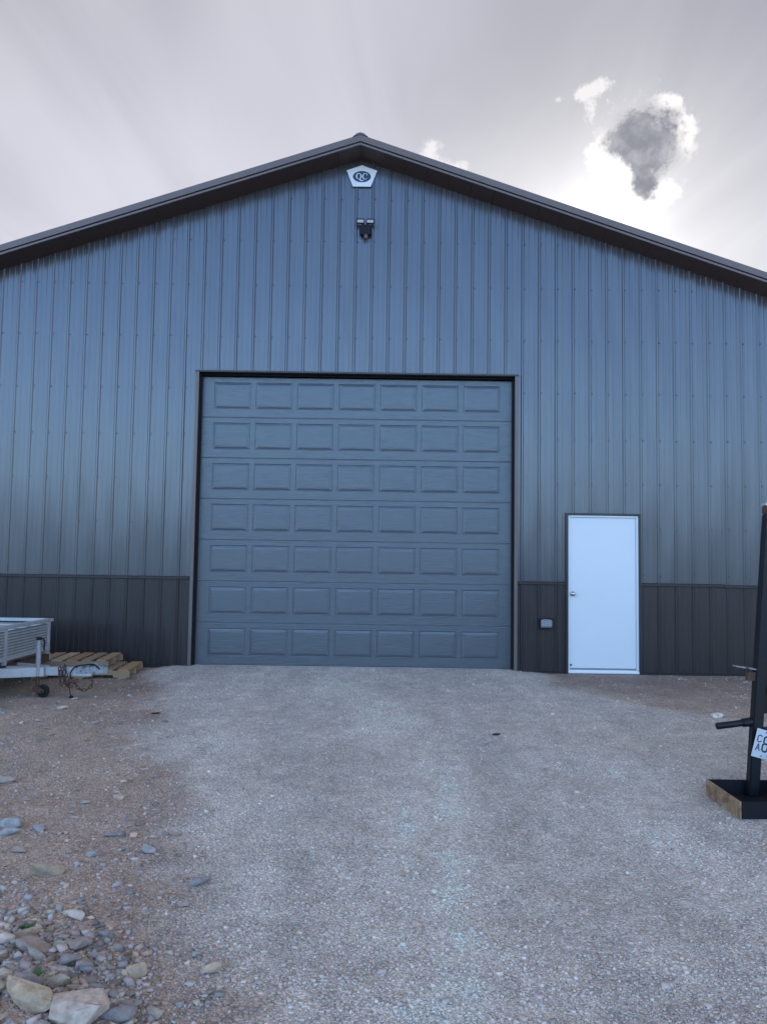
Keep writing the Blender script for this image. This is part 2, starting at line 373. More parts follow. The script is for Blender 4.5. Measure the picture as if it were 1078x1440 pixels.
def ground_material():
    m = bpy.data.materials.new('gravel_ground'); m.use_nodes = True; t = m.node_tree; t.nodes.clear()
    b = nd(t, 'ShaderNodeBsdfPrincipled', {'Roughness': 0.92, 'Specular IOR Level': 0.2})
    t.links.new(b.outputs[0], nd(t, 'ShaderNodeOutputMaterial').inputs[0])
    pos = nd(t, 'ShaderNodeNewGeometry').outputs['Position']
    col = nd(t, 'ShaderNodeVertexColor', layer_name='Col').outputs[0]
    wob = nd(t, 'ShaderNodeTexNoise', {'Vector': pos, 'Scale': 40.0, 'Detail': 2.0}).outputs[1]
    wp = nd(t, 'ShaderNodeVectorMath', {0: pos, 1: nd(t, 'ShaderNodeVectorMath', {0: wob, 3: 0.02}, operation='SCALE').outputs[0]}, operation='ADD').outputs[0]
    hs = None
    for sc, amp in ((85.0, 0.30), (190.0, 0.24)):
        v = nd(t, 'ShaderNodeTexVoronoi', {'Vector': wp, 'Scale': sc}, feature='F1')
        r = nd(t, 'ShaderNodeSeparateColor', {0: v.outputs['Color']}).outputs[0]
        f = nd(t, 'ShaderNodeMapRange', {'Value': r, 'From Min': 0.0, 'From Max': 1.0, 'To Min': 1 - amp, 'To Max': 1 + amp}).outputs[0]
        col = nd(t, 'ShaderNodeVectorMath', {0: col, 3: f}, operation='SCALE').outputs[0]
        h = ma(t, 'MULTIPLY', ma(t, 'SUBTRACT', 0.6, v.outputs['Distance']), 1.0 / sc)
        hs = h if hs is None else ma(t, 'ADD', hs, h)
    n = nd(t, 'ShaderNodeTexNoise', {'Vector': pos, 'Scale': 9.0, 'Detail': 8.0, 'Roughness': 0.7}).outputs[0]
    col = nd(t, 'ShaderNodeVectorMath', {0: col, 3: nd(t, 'ShaderNodeMapRange', {'Value': n, 'From Min': 0.3, 'From Max': 0.7, 'To Min': 0.84, 'To Max': 1.16}).outputs[0]}, operation='SCALE').outputs[0]
    # far off the ground is grass and woodland
    d = nd(t, 'ShaderNodeVectorMath', {0: pos}, operation='LENGTH').outputs['Value']
    wn_ = nd(t, 'ShaderNodeTexNoise', {'Vector': pos, 'Scale': 0.12, 'Detail': 8.0, 'Roughness': 0.7}).outputs[0]
    wood = mixc(t, sstep(t, wn_, 0.35, 0.7), (0.018, 0.030, 0.012), (0.055, 0.075, 0.030))
    col = mixc(t, sstep(t, d, 24.0, 45.0), col, wood)
    t.links.new(col, b.inputs['Base Color'])
    bp = nd(t, 'ShaderNodeBump', {'Strength': 0.9, 'Distance': 1.0, 'Height': hs})
    t.links.new(bp.outputs[0], b.inputs['Normal'])
    return m
M_GROUND = ground_material()
gv = np.stack([XX.ravel(), YY.ravel(), ZZ.ravel()], -1)
gme = np_mesh('ground', gv, quads, ground_col(XX, YY).reshape(-1, 3), smooth=True)
gme.materials.append(M_GROUND)
ground = link('ground', gme); ground['kind'] = 'structure'

# ------------------------------------------------------------------ the barn
HW, DEPTH, PITCH = 6.10, 18.0, 1.0 / 3.0
WALL_TOP = 6.962                                     # siding meets soffit at the apex, on the wall plane
GX0, GX1, GTOP = -2.135, 2.135, 3.962                # garage opening
WX0, WX1, WTOP = 2.846, 3.795, 2.092                 # walk door opening
WAIN = 1.185
barn = thing('pole_barn', 'grey ribbed steel pole barn with brown wainscot and gable roof', 'barn')
PITCHX, PHASE = 0.2286, -0.0515
RIB = [(-.020, 0), (-.009, .0135), (.009, .0135), (.020, 0), (.062, 0), (.068, .0024), (.083, .0024), (.089, 0), (.139, 0), (.145, .0024), (.160, .0024), (.166, 0)]

def sheet(x0, x1, kind):
    xs = []
    k0 = int(math.floor((x0 - PHASE) / PITCHX)) - 1
    prof = []
    for k in range(k0, k0 + 8):
        for (dx, h) in RIB: prof.append((PHASE + k * PITCHX + dx, h))
    px = np.array([p[0] for p in prof]); ph = np.array([p[1] for p in prof])
    cuts = [x0, x1] + [p for p in px if x0 < p < x1] + [c for c in (GX0 - .004, GX1 + .004, WX0 - .003, WX1 + .003, 0.0) if x0 < c < x1]
    cuts = sorted(set(round(c, 5) for c in cuts))
    mb = MB()
    for a, b in zip(cuts[:-1], cuts[1:]):
        if b - a < 1e-4: continue
        mid = (a + b) / 2
        lo = -0.16 if kind == 'wainscot' else WAIN
        hi = [WAIN, WAIN] if kind == 'wainscot' else [WALL_TOP + .01 - PITCH * abs(a), WALL_TOP + .01 - PITCH * abs(b)]
        if GX0 < mid < GX1:
            if kind == 'wainscot': continue
            lo = GTOP
        if WX0 < mid < WX1:
            if kind == 'wainscot': continue
            lo = WTOP + .012
        ya, yb = -np.interp(a, px, ph), -np.interp(b, px, ph)
        mb.add([(a, ya, lo), (b, yb, lo), (b, yb, hi[1]), (a, ya, hi[0])], [(0, 1, 2, 3)])
    return mb

def weld(o):
    bm = bmesh.new(); bm.from_mesh(o.data); bmesh.ops.remove_doubles(bm, verts=bm.verts, dist=1e-5); bm.to_mesh(o.data); bm.free()
SHEET = 0.9144
x = PHASE + 0.030 - 7 * SHEET
edges = [-HW]
while x < HW - .05:
    if x > -HW + .05: edges.append(x)
    x += SHEET
edges.append(HW)
for a, b in zip(edges[:-1], edges[1:]):
    for kind, m in (('siding', M_SIDING), ('wainscot', M_BROWN)):
        mb = sheet(a, b, kind)
        if mb.f:
            o = mb.build('siding_panel' if kind == 'siding' else 'wainscot_panel', m, barn, fix=False); weld(o)

# screw heads in rows on the girts, one beside every rib
mb = MB(); mbb = MB()
def screw(mb, x, z, y=0.0):
    ring = [(x + .0065 * math.cos(t), z + .0065 * math.sin(t)) for t in [k * math.pi / 3 for k in range(6)]]
    wash = [(x + .010 * math.cos(t), z + .010 * math.sin(t)) for t in [k * math.pi / 4 for k in range(8)]]
    mb.prism(wash, 'y', y - .002, y); mb.prism(ring, 'y', y - .008, y - .002)
rows = [1.30, 1.92, 2.51, 3.11, 3.74, 4.46, 5.18, 5.80, 6.40]
k = int(-HW / PITCHX) - 1
while PHASE + k * PITCHX < HW:
    xr = PHASE + k * PITCHX + .032; k += 1
    if not (-HW + .05 < xr < HW - .05): continue
    for z in rows:
        if z > WALL_TOP - PITCH * abs(xr) - .25: continue
        if GX0 - .08 < xr < GX1 + .08 and z < GTOP + .08: continue
        if WX0 - .06 < xr < WX1 + .06 and z < WTOP + .08: continue
        screw(mb, xr + random.uniform(-.002, .002), z + random.uniform(-.006, .006), 0)
    for z in (0.06, 1.08):
        if GX0 - .08 < xr < GX1 + .08 or WX0 - .06 < xr < WX1 + .06: continue
        screw(mbb, xr, z, 0)
o = mb.build('screw_head', M_SCREW_SHADE, barn); o['kind'] = 'stuff'
o = mbb.build('wainscot_screw', M_BROWN, barn); o['kind'] = 'stuff'

# wainscot cap, base trim
for a, b in ((-HW, GX0 - .055), (GX1 + .055, WX0 - .03), (WX1 + .03, 4.93), (4.934, HW)):
    dz = 0.0 if a < 4.9 else -.012
    MB().prism([(.001, WAIN - .026), (-.026, WAIN - .026), (-.030, WAIN - .022), (-.030, WAIN + .002), (-.024, WAIN + .008), (.001, WAIN + .016)], 'x', a, b).build('wainscot_cap', M_BROWN, barn).location.z = dz
    MB().prism([(.001, -.16), (-.022, -.16), (-.028, -.030), (-.028, .006), (-.022, .010), (.001, .016)], 'x', a, b).build('base_trim', M_BROWN, barn)

# soffit, rake trim, roof
OH = 0.36
for s in (-1, 1):
    def sl(prof, name, m, xa=0.0, xb=6.62):
        n = len(prof); vs = []
        for xx in (xa, xb): vs += [(s * xx, y, z - PITCH * xx) for y, z in prof]
        mb = MB(); mb.add(vs, [tuple(range(n))[::-1], tuple(range(n, 2 * n))] + [(i, (i + 1) % n, n + (i + 1) % n, n + i) for i in range(n)])
        return mb.build(name, m, barn)
    # soffit boards run across the overhang: real laps every 0.3 m
    xx = 0.0
    while xx < 6.6:
        xe = min(xx + .30, 6.6); k = .002 if int(xx / .3 + .5) % 2 else 0.0
        sl([(-.335, 6.990 - k), (.02, 6.962 - k), (.02, 6.980), (-.335, 7.005)], 'soffit_panel', M_SOFFIT, xx, xe - .002); xx += .30
    sl([(-OH + .014, 6.990), (-.330, 6.990), (-.330, 7.018), (-OH + .014, 7.018)], 'fascia_lip', M_TRIM)
    sl([(-OH + .030, 7.019), (-.320, 7.019), (-.320, 7.031), (-OH + .030, 7.031)], 'fascia_groove', M_RUBBER)
    sl([(-OH, 7.032), (-.318, 7.032), (-.20, 7.110), (-.20, 7.132), (-OH + .05, 7.135), (-OH + .018, 7.130), (-OH + .004, 7.116)], 'rake_trim', M_TRIM)
    rp = [(-.199, 7.010), (DEPTH + .3, 7.010), (DEPTH + .3, 7.112), (-.199, 7.112)]
    sl(rp, 'roof_panel', M_TRIM)
    mb = MB(); mb.box(s * HW - .02, s * HW + .02, .03, DEPTH, -.16, WALL_TOP - PITCH * HW - .03); mb.build('side_wall', M_SIDING, barn)
    MB().prism([(s * (HW - .10), -.034), (s * (HW + .034), -.034), (s * (HW + .034), .10), (s * (HW + .028), .10), (s * (HW + .028), -.028), (s * (HW - .10), -.028)], 'z', -.16, WALL_TOP - PITCH * HW - .06).build('corner_trim', M_TRIM, barn)
mb = MB(); mb.prism([(-HW, -.16), (HW, -.16), (HW, WALL_TOP - PITCH * HW), (0, WALL_TOP), (-HW, WALL_TOP - PITCH * HW)], 'y', DEPTH - .02, DEPTH + .02); mb.build('rear_wall', M_SIDING, barn)
ridge = [(-.10, 7.103), (-.080, 7.116), (-.055, 7.140), (-.030, 7.153), (0, 7.158), (.030, 7.153), (.055, 7.140), (.080, 7.116), (.10, 7.103), (.0, 7.134)]
MB().prism(ridge, 'y', -OH + .012, DEPTH + .3).build('ridge_cap', M_TRIM, barn)
MB().box(GX0 - .4, GX1 + .4, .26, .30, -.16, GTOP + .4).build('inner_partition', M_RUBBER, barn)

# ------------------------------------------------------------------ overhead door (part) with its sections and raised panels
od = bpy.data.objects.new('overhead_door', None); COL.objects.link(od); od.parent = barn
DY = 0.13; GB = 0.022
SH = (3.928 - GB) / 7
PW, PH, PX0 = 0.500, 0.365, None
cols = [-2.135 + .181 + i * .5680 for i in range(7)]
for r in range(7):
    z0 = GB + r * SH + .0008; z1 = GB + (r + 1) * SH - .0008
    pz0, pz1 = z0 + .120, z0 + .120 + PH
    mb = MB()
    # stiles and rails of the section, the fields left open for the raised panels
    xs = [GX0 + .001]
    for c in cols: xs += [c, c + PW]
    xs.append(GX1 - .001)
    def q(a, b, c, d): mb.add([(a, DY, c), (b, DY, c), (b, DY, d), (a, DY, d)], [(0, 1, 2, 3)])
    q(xs[0], xs[-1], z0 + .008, pz0); q(xs[0], xs[-1], pz1, z1 - .008)
    for i in range(0, len(xs), 2): q(xs[i], xs[i + 1], pz0, pz1)
    for za, zb, ya, yb in ((z0, z0 + .008, DY + .003, DY), (z1 - .008, z1, DY, DY + .003)):
        mb.add([(xs[0], ya, za), (xs[-1], ya, za), (xs[-1], yb, zb), (xs[0], yb, zb)], [(0, 1, 2, 3)])
    mb.add([(xs[0], DY + .003, z1), (xs[-1], DY + .003, z1), (xs[-1], DY + .003, z1 + .0016), (xs[0], DY + .003, z1 + .0016)], [(0, 1, 2, 3)])
    mb.build('door_section', M_DOOR, od, fix=False)
    for c in cols:
        mb = MB(); loops = []
        for ins, dy in ((0, 0), (.005, .0065), (.010, .0072), (.034, .001), (.052, .000)):
            loops.append([(c + ins, DY + dy, pz0 + ins), (c + PW - ins, DY + dy, pz0 + ins), (c + PW - ins, DY + dy, pz1 - ins), (c + ins, DY + dy, pz1 - ins)])
        vs = [p for l in loops for p in l]; fs = []
        for l in range(len(loops) - 1):
            for i in range(4):
                j = (i + 1) % 4; fs.append((l * 4 + i, l * 4 + j, (l + 1) * 4 + j, (l + 1) * 4 + i))
        e = (len(loops) - 1) * 4; fs.append((e, e + 1, e + 2, e + 3))
        mb.add(vs, fs); mb.build('raised_panel', M_DOOR, od, fix=False)
MB().box(GX0 + .004, GX1 - .004, DY - .010, DY + .02, GB - .030, GB - .001).build('bottom_retainer', M_ALU, od)
MB().box(GX0 + .004, GX1 - .004, DY - .006, DY + .02, GB - .060, GB - .031).build('bottom_seal', M_RUBBER, od)
for s, xa in ((-1, GX0), (1, GX1)):
    i0, i1 = (xa + .001, xa + .020) if s < 0 else (xa - .020, xa - .001)
    MB().box(i0, i1, .075, DY - .012, -.1, GTOP - .022).build('door_stop', M_RUBBER, od)
    # jamb lining and face trim
    j0, j1 = (xa - .03, xa) if s < 0 else (xa, xa + .03)
    MB().box(j0, j1, -.012, .30, -.16, GTOP).build('jamb_lining', M_BROWN, barn)
    f0, f1 = (xa - .042, xa + .002) if s < 0 else (xa - .002, xa + .042)
    MB().box(f0, f1, -.030, -.013, -.16, GTOP + .002).build('jamb_trim', M_TRIM, barn, bevel=.004)
MB().box(GX0 + .001, GX1 - .001, .075, DY - .012, GTOP - .021, GTOP - .001).build('door_stop', M_RUBBER, od)
MB().box(GX0 - .03, GX1 + .03, -.010, .30, GTOP + .001, GTOP + .03).build('header_lining', M_BROWN, barn)
MB().box(GX0 - .052, GX1 + .052, -.030, -.011, GTOP + .003, GTOP + .022).build('header_trim', M_BROWN, barn)

# ------------------------------------------------------------------ walk door (part)
wd = bpy.data.objects.new('walk_door', None); COL.objects.link(wd); wd.parent = barn
wd['label'] = 'plain white steel door with round knob'
for a, b in ((WX0 - .026, WX0 + .004), (WX1 - .004, WX1 + .026)):
    MB().box(a, b, -.034, .06, -.16, WTOP + .003).build('door_casing', M_BROWN, wd)
MB().box(WX0 - .026, WX1 + .026, -.034, .06, WTOP + .0035, WTOP + .028).build('door_casing', M_BROWN, wd)
for a, b in ((WX0 + .0045, WX0 + .030), (WX1 - .034, WX1 - .0045)):
    MB().box(a, b, -.018, .05, .045, WTOP - .001).build('door_frame', M_WHITE, wd, bevel=.003)
MB().box(WX0 + .031, WX1 - .035, -.018, .05, WTOP - .026, WTOP - .001).build('door_frame', M_WHITE, wd, bevel=.003)
MB().box(WX0 + .033, WX1 - .037, .006, .05, .062, WTOP - .029).build('door_leaf', M_WHITE, wd, bevel=.002)
MB().prism([(.05, .0), (-.030, .0), (-.030, .018), (-.012, .044), (.05, .044)], 'x', WX0 + .0045, WX1 - .0045).build('threshold', M_WHITE, wd)
MB().box(WX0 + .033, WX1 - .037, .000, .006, .048, .066).build('door_sweep', M_GREYPL, wd)
kx, kz = 2.918, 1.043
mb = MB(); mb.tube([(kx, .006, kz), (kx, .000, kz)], [.034, .031], 20); mb.tube([(kx, .0, kz), (kx, -.028, kz), (kx, -.034, kz), (kx, -.044, kz), (kx, -.060, kz), (kx, -.068, kz)], [.012, .012, .022, .029, .027, .012], 20)
mb.build('door_knob', M_CHROME, wd, smooth=True)
mb = MB(); mb.tube([(2.893, .006, .105), (2.893, -.008, .105)], .012, 10); mb.build('door_bumper', M_RUBBER, wd)

# ------------------------------------------------------------------ things on the wall
sx, sz = 0.018, 6.715
sign = thing('sign', 'white five sided sign with navy oval and QC letters below the gable peak', 'sign', (sx, -.02, sz - .145))
pent = [(0, .155), (.210, .080), (.123, -.147), (-.123, -.147), (-.210, .080)]
pan = MB().prism([(sx + a, sz + b) for a, b in pent], 'y', -.034, -.0205).build('sign_panel', M_SIGN, sign, bevel=.002)
ov = MB().prism([(sx + .124 * math.cos(t), sz - .008 + .080 * math.sin(t)) for t in [2 * math.pi * k / 40 for k in range(40)]], 'y', -.0362, -.0342).build('emblem_oval', M_NAVY, sign)
def strip(mb, outer, inner, y0, y1):
    for i in range(len(outer) - 1):
        mb.prism([outer[i], outer[i + 1], inner[i + 1], inner[i]], 'y', y0, y1)
def ringpts(cx, cz, rx, rz, a0, a1, n=30): return [(cx + rx * math.cos(a0 + (a1 - a0) * i / n), cz + rz * math.sin(a0 + (a1 - a0) * i / n)) for i in range(n + 1)]
mb = MB(); cx, cz = sx - .042, sz - .004
strip(mb, ringpts(cx, cz, .038, .044, 0, 2 * math.pi), ringpts(cx, cz, .024, .038, 0, 2 * math.pi), -.0384, -.0364)
tail_o = [(cx - .012, cz - .034), (cx + .006, cz - .036), (cx + .026, cz - .047), (cx + .046, cz - .058), (cx + .068, cz - .056)]
tail_i = [(cx - .010, cz - .040), (cx + .002, cz - .048), (cx + .022, cz - .062), (cx + .046, cz - .068), (cx + .066, cz - .060)]
strip(mb, tail_o, tail_i, -.0384, -.0364)
lq = mb.build('letter_q', M_SIGN, sign)
mb = MB(); cx = sx + .043
strip(mb, ringpts(cx, cz, .038, .044, rad(42), rad(318)), ringpts(cx + .003, cz, .026, .038, rad(42), rad(318)), -.0384, -.0364)
mb.prism([(cx + .024, cz + .012), (cx + .030, cz + .012), (cx + .033, cz + .042), (cx + .027, cz + .036)], 'y', -.0384, -.0364)
lc = mb.build('letter_c', M_SIGN, sign)
rebase(sign)

fx, fz = 0.078, 6.02
fl = thing('floodlight', 'black twin head floodlight with motion sensor on the gable wall', 'light', (fx, -.02, fz - .1))
MB().prism([(fx - .062, fz - .150), (fx + .062, fz - .150), (fx + .080, fz - .125), (fx + .080, fz - .035), (fx + .055, fz - .008), (fx - .055, fz - .008), (fx - .080, fz - .035), (fx - .080, fz - .125)], 'y', -.085, -.0195).build('mount_box', M_BLACKPL, fl, bevel=.006)
mb = MB()
for s in (-1, 1): mb.tube([(fx + s * .02, -.06, fz - .02), (fx + s * .04, -.085, fz + .020)], .012, 8)
mb.build('arm', M_BLACKPL, fl)
for s in (-1, 1):
    R_ = Matrix.Rotation(rad(20), 3, 'X') @ Matrix.Rotation(rad(-6 * s), 3, 'Z')
    def place(mb): mb.v = [tuple(R_ @ Vector(p) + Vector((fx + s * .068, -.10, fz + .030))) for p in mb.v]; return mb
    h = place(MB().box(-.058, .058, -.012, .028, -.034, .034)).build('lamp_head', M_BLACKPL, fl, bevel=.006)
    place(MB().box(-.044, .044, -.015, -.0125, -.018, .018)).build('lamp_lens', M_LENS, fl)
mb = MB(); mb.tube([(fx + .01, -.070, fz - .152), (fx + .01, -.078, fz - .170), (fx + .01, -.078, fz - .190), (fx + .01, -.074, fz - .205)], [.024, .028, .026, .010], 14); mb.build('motion_sensor', M_TRIM, fl, smooth=True)
rebase(fl)

ox, oz = 2.551, .640
ou = thing('outlet_box', 'grey weatherproof outlet cover on brown wainscot beside the white door', 'outlet box', (ox, -.02, oz - .06))
MB().box(ox - .092, ox + .090, -.062, -.0195, oz - .066, oz + .074).build('back_box', M_BLACKPL, ou, bevel=.004)
mb = MB(); mb.prism([(-.063, oz - .046), (-.084, oz - .040), (-.092, oz - .020), (-.090, oz + .046), (-.078, oz + .056), (-.063, oz + .058)], 'x', ox - .070, ox + .074); mb.build('flip_cover', M_GREYPL, ou, bevel=.004)
MB().tube([(ox - .05, -.068, oz + .060), (ox + .05, -.068, oz + .060)], .005, 8).build('hinge', M_GREYPL, ou)
rebase(ou)

# ------------------------------------------------------------------ pallets
def gz1(x, y): return float(ground_z(np.array([x]), np.array([y]))[0])
def pallet(label, x1, y0, z, length=1.10, depth=.74, nb=6, tilt=0.0, wear=1.0):
    p = thing('wooden_pallet', label, 'pallet', (x1 - length / 2, y0 + depth / 2, z), 'wooden pallets stacked by the wall')
    x0 = x1 - length; y1 = y0 + depth
    def wood(o, k=1.0):
        t = random.uniform(.66, 1.02) * wear * k; w = random.uniform(-.03, .03)
        o.color = ((.53 + w) * t, .365 * t, (.215 - w) * t, 1)
    for yy in (y0, (y0 + y1) / 2 - .019, y1 - .038):       # stringers with two notches each
        n0, n1, n2, n3 = x0 + length * .16, x0 + length * .38, x0 + length * .62, x0 + length * .84
        out = [(x0, z + .016), (n0, z + .016), (n0 + .01, z + .045), (n1 - .01, z + .045), (n1, z + .016), (n2, z + .016), (n2 + .01, z + .045), (n3 - .01, z + .045), (n3, z + .016), (x1, z + .016), (x1, z + .094), (x0, z + .094)]
        wood(MB().prism([(a, b) for a, b in out], 'y', yy, yy + .038).build('stringer', M_WOOD, p), .8)
    pitch = (length - .14) / (nb - 1)
    for i in range(nb):
        xa = x0 + i * pitch; w = .118 + random.uniform(-.012, .012); j = random.uniform(-.006, .006)
        wood(MB().box(xa, xa + w, y0 - .004 + j, y1 + .004 + j, z + .0945, z + .112).build('deck_board', M_WOOD, p, bevel=.002))
    for i in (0, 2, 3, nb - 1):
        xa = x0 + i * pitch
        wood(MB().box(xa, xa + .10, y0, y1, z, z + .0155).build('bottom_board', M_WOOD, p, bevel=.002), .75)
    rebase(p); a = rad(5)      # set down a little skew; the near right corner keeps its place
    p.rotation_euler.z = a; hx, hy = length / 2, -depth / 2
    p.location.x += hx - (hx * math.cos(a) - hy * math.sin(a)); p.location.y += hy - (hx * math.sin(a) + hy * math.cos(a)); return p
random.seed(5)
pallet('lower wooden pallet resting on the ground beside the brown wainscot', -2.655, -.90, -.024, length=1.15, nb=7)
pallet('upper wooden pallet with gapped boards, on top of another pallet', -2.91, -.915, .0885, length=1.02)

# ------------------------------------------------------------------ white utility trailer
TY = -2.08; FX = -3.59; YF, YN = -1.03, -3.13; ZB, ZT = .335, .700; LX = -6.4
tr = thing('utility_trailer', 'white metal utility trailer with ribbed sides and jack wheel, by the pallets', 'trailer', (FX - 1.2, TY, gz1(FX - 1.2, TY)))
def wall_frame(a, b, posts):
    a, b = Vector(a), Vector(b); d = (b - a)
    MB().bar(a + Vector((0, 0, ZT - .018)), b + Vector((0, 0, ZT - .018)), .060, .036).build('top_rail', M_GALV, tr, bevel=.004)
    MB().bar(a + Vector((0, 0, ZB + .012)), b + Vector((0, 0, ZB + .012)), .045, .030).build('bottom_rail', M_GALV, tr)
    for t in posts:
        c = a + d * t
        MB().box(c.x - .022, c.x + .022, c.y - .022, c.y + .022, ZB - .05, ZT - .037).build('post', M_GALV, tr, bevel=.003)
    mb = MB(); z = ZB + .036; nrm = d.cross(Vector((0, 0, 1))).normalized() * .004
    mb2 = MB(); mb2.bar(a + Vector((0, 0, (ZB + ZT) / 2 - .01)), b + Vector((0, 0, (ZB + ZT) / 2 - .01)), .004, ZT - ZB - .09)
    mb2.build('side_sheet', M_GALV_SHADE, tr)
    while z < ZT - .055:
        mb.bar(a + Vector((0, 0, z)), b + Vector((0, 0, z)), .026, .017); z += .031
    o = mb.build('sheet_rib', M_GALV, tr); o['kind'] = 'stuff'
wall_frame((FX, YF, 0), (FX, YN, 0), (.012, .51, .988))
wall_frame((LX, YF, 0), (FX - .024, YF, 0), (.01, .33, .66))
wall_frame((LX, YN, 0), (FX - .024, YN, 0), (.01, .33, .66))
MB().box(FX + .022, FX + .04, YF - .02, YF + .035, ZT - .034, ZT - .002).build('rail_end', M_GALV, tr)
k = 0; y = YN + .03
while y < YF - .05:
    MB().box(LX, FX - .03, y, y + .13, ZB - .035, ZB - .006).build('floor_board', M_WOOD, tr).color = (.20, .16, .12, 1); y += .138
for y in (YF, YN): MB().box(LX, FX + .02, y - .03, y + .03, ZB - .13, ZB - .052).build('frame_rail', M_GALV, tr, bevel=.004)
MB().box(FX - .03, FX + .03, YN + .031, YF - .031, ZB - .13, ZB - .052).build('cross_member', M_RUST, tr)
ZT0, ZT1 = .187, .283
for s, nm in ((-1, 'a'), (1, 'b')):
    y0 = TY + s * .045
    MB().bar((-3.150, y0 + s * .012, (ZT0 + ZT1) / 2), (-4.55, y0 + s * .625, (ZT0 + ZT1) / 2 - .002), .050, .094).build('tongue_arm', M_GALV, tr, bevel=.005)
MB().box(-4.5, -2.66, TY - .038, TY + .038, ZT0 + .003, ZT1 - .006).build('tongue_beam', M_GALV, tr, bevel=.006)
# coupler: tapering shell with a ball socket
mb = MB()
def sect(xx, hw, z0, z1): return [(xx, TY - hw, z0), (xx, TY + hw, z0), (xx, TY + hw, z1), (xx, TY + hw * .6, z1 + .012), (xx, TY - hw * .6, z1 + .012), (xx, TY - hw, z1)]
sc = [sect(-2.82, .045, .215, .288), sect(-2.71, .045, .212, .290), sect(-2.63, .034, .216, .290), sect(-2.57, .036, .215, .292), sect(-2.525, .036, .216, .282), sect(-2.495, .022, .222, .262)]
vs = [p for c in sc for p in c]; fs = [tuple(range(6))[::-1], tuple(range(len(vs) - 6, len(vs)))]
for i in range(len(sc) - 1):
    for j in range(6): fs.append((i * 6 + j, i * 6 + (j + 1) % 6, i * 6 + 6 + (j + 1) % 6, i * 6 + 6 + j))
mb.add(vs, fs); cp_ = mb.build('coupler', M_GALVD, tr, bevel=.004)
MB().prism([(-2.70, .303), (-2.62, .303), (-2.60, .312), (-2.625, .326), (-2.69, .318)], 'y', TY - .014, TY + .014).build('latch', M_GALVD, cp_)
# jack
jx, jy = -3.20, TY - .085; jg = gz1(jx + .06, jy)
jk = MB().tube([(jx, jy, .20), (jx, jy, .57)], .026, 14).build('jack_post', M_JACK, tr, smooth=False)
MB().box(jx - .04, jx + .04, jy + .02, TY - .034, .19, .28).build('jack_bracket', M_GALVD, jk)
mb = MB(); mb.tube([(jx - .03, jy, .575), (jx + .02, jy, .585), (jx + .05, jy - .01, .578), (jx + .066, jy - .012, .54), (jx + .058, jy - .012, .50), (jx + .062, jy - .012, .46)], .008, 8)
mb.tube([(jx, jy, .565), (jx, jy, .592)], .029, 12); mb.build('jack_crank', M_BLACKPL, jk)
MB().tube([(jx, jy, .02), (jx, jy, .215)], .019, 12).build('inner_tube', M_RUST, jk)
wc = Vector((jx + .062, jy, jg + .068))
fk = MB()
for s in (-1, 1): fk.prism([(jx - .035, .075), (jx + .03, .085), (wc.x + .02, wc.z + .015), (wc.x + .02, wc.z - .018), (wc.x - .02, wc.z - .018), (jx - .035, .03)], 'y', jy + s * .032 - .003, jy + s * .032 + .003)
fk.box(jx - .03, jx + .03, jy - .034, jy + .034, .07, .085); fk.build('wheel_fork', M_RUST, jk)
mb = MB(); mb.torus(wc, .047, .021, Matrix.Rotation(rad(90), 3, 'X'), 24, 10); mb.tube([wc + Vector((0, -.018, 0)), wc + Vector((0, .018, 0))], .036, 16); mb.tube([wc + Vector((0, -.042, 0)), wc + Vector((0, .042, 0))], .009, 8)
mb.build('jack_wheel', M_RUBBER, jk, smooth=True)
# road wheels and fender, mostly out of the picture
for s, yy in ((-1, YN - .14), (1, YF + .16)):
    wx = -4.62; wz = gz1(wx, yy) + .285
    mb = MB(); mb.torus((wx, yy, wz), .205, .080, Matrix.Rotation(rad(90), 3, 'X'), 30, 12); t_ = mb.build('tyre', M_RUBBER, tr, smooth=True)
    MB().tube([(wx, yy - .06, wz), (wx, yy + .06, wz)], .150, 24).build('rim', M_GALV, t_)
MB().tube([(-4.62, YN - .1, .25), (-4.62, YF + .1, .25)], .03, 10).build('axle', M_BLACK, tr)
# chains wrapped on the tongue and drooping, wiring loop
mb = MB()
def chain(mb, pts, pitch=.036):
    pts = [Vector(p) for p in pts]; dense = []
    for i in range(len(pts) - 1):
        p0 = pts[max(i - 1, 0)]; p1 = pts[i]; p2 = pts[i + 1]; p3 = pts[min(i + 2, len(pts) - 1)]
        for k in range(12):
            t = k / 12; dense.append(.5 * ((2 * p1) + (p2 - p0) * t + (2 * p0 - 5 * p1 + 4 * p2 - p3) * t * t + (3 * p1 - p0 - 3 * p2 + p3) * t ** 3))
    dense.append(pts[-1]); acc = 0; last = dense[0]; n = 0
    for a, b in zip(dense[:-1], dense[1:]):
        acc += (b - a).length
        if acc >= pitch:
            acc = 0; d = (b - last).normalized(); last = b.copy()
            s = d.cross(Vector((0, 1, .1))).normalized(); u = d.cross(s)
            if n % 2: s, u = u, -s
            M = Matrix((d, s, u)).transposed(); mb.torus(b, .0145, .0048, M, 10, 6, sx=1.5); n += 1
yc = TY - .055
chain(mb, [(-2.95, yc - .005, .30), (-2.955, yc - .01, .23), (-2.94, yc - .005, .17), (-2.90, yc, .11), (-2.84, yc, .135), (-2.79, yc, .075), (-2.735, yc + .01, .045), (-2.67, yc + .01, .07), (-2.645, yc + .02, .13), (-2.68, yc + .04, .185)])
chain(mb, [(-2.965, yc + .09, .295), (-2.93, yc - .008, .29), (-2.91, yc - .012, .21), (-2.925, yc - .01, .13), (-2.88, yc, .085), (-2.83, yc + .01, .12), (-2.80, yc + .03, .17)])
chain(mb, [(-2.99, yc + .02, .297), (-2.985, yc - .012, .22), (-2.97, yc, .12), (-2.955, yc, .10)])
mb.build('safety_chain', M_RUST, tr)
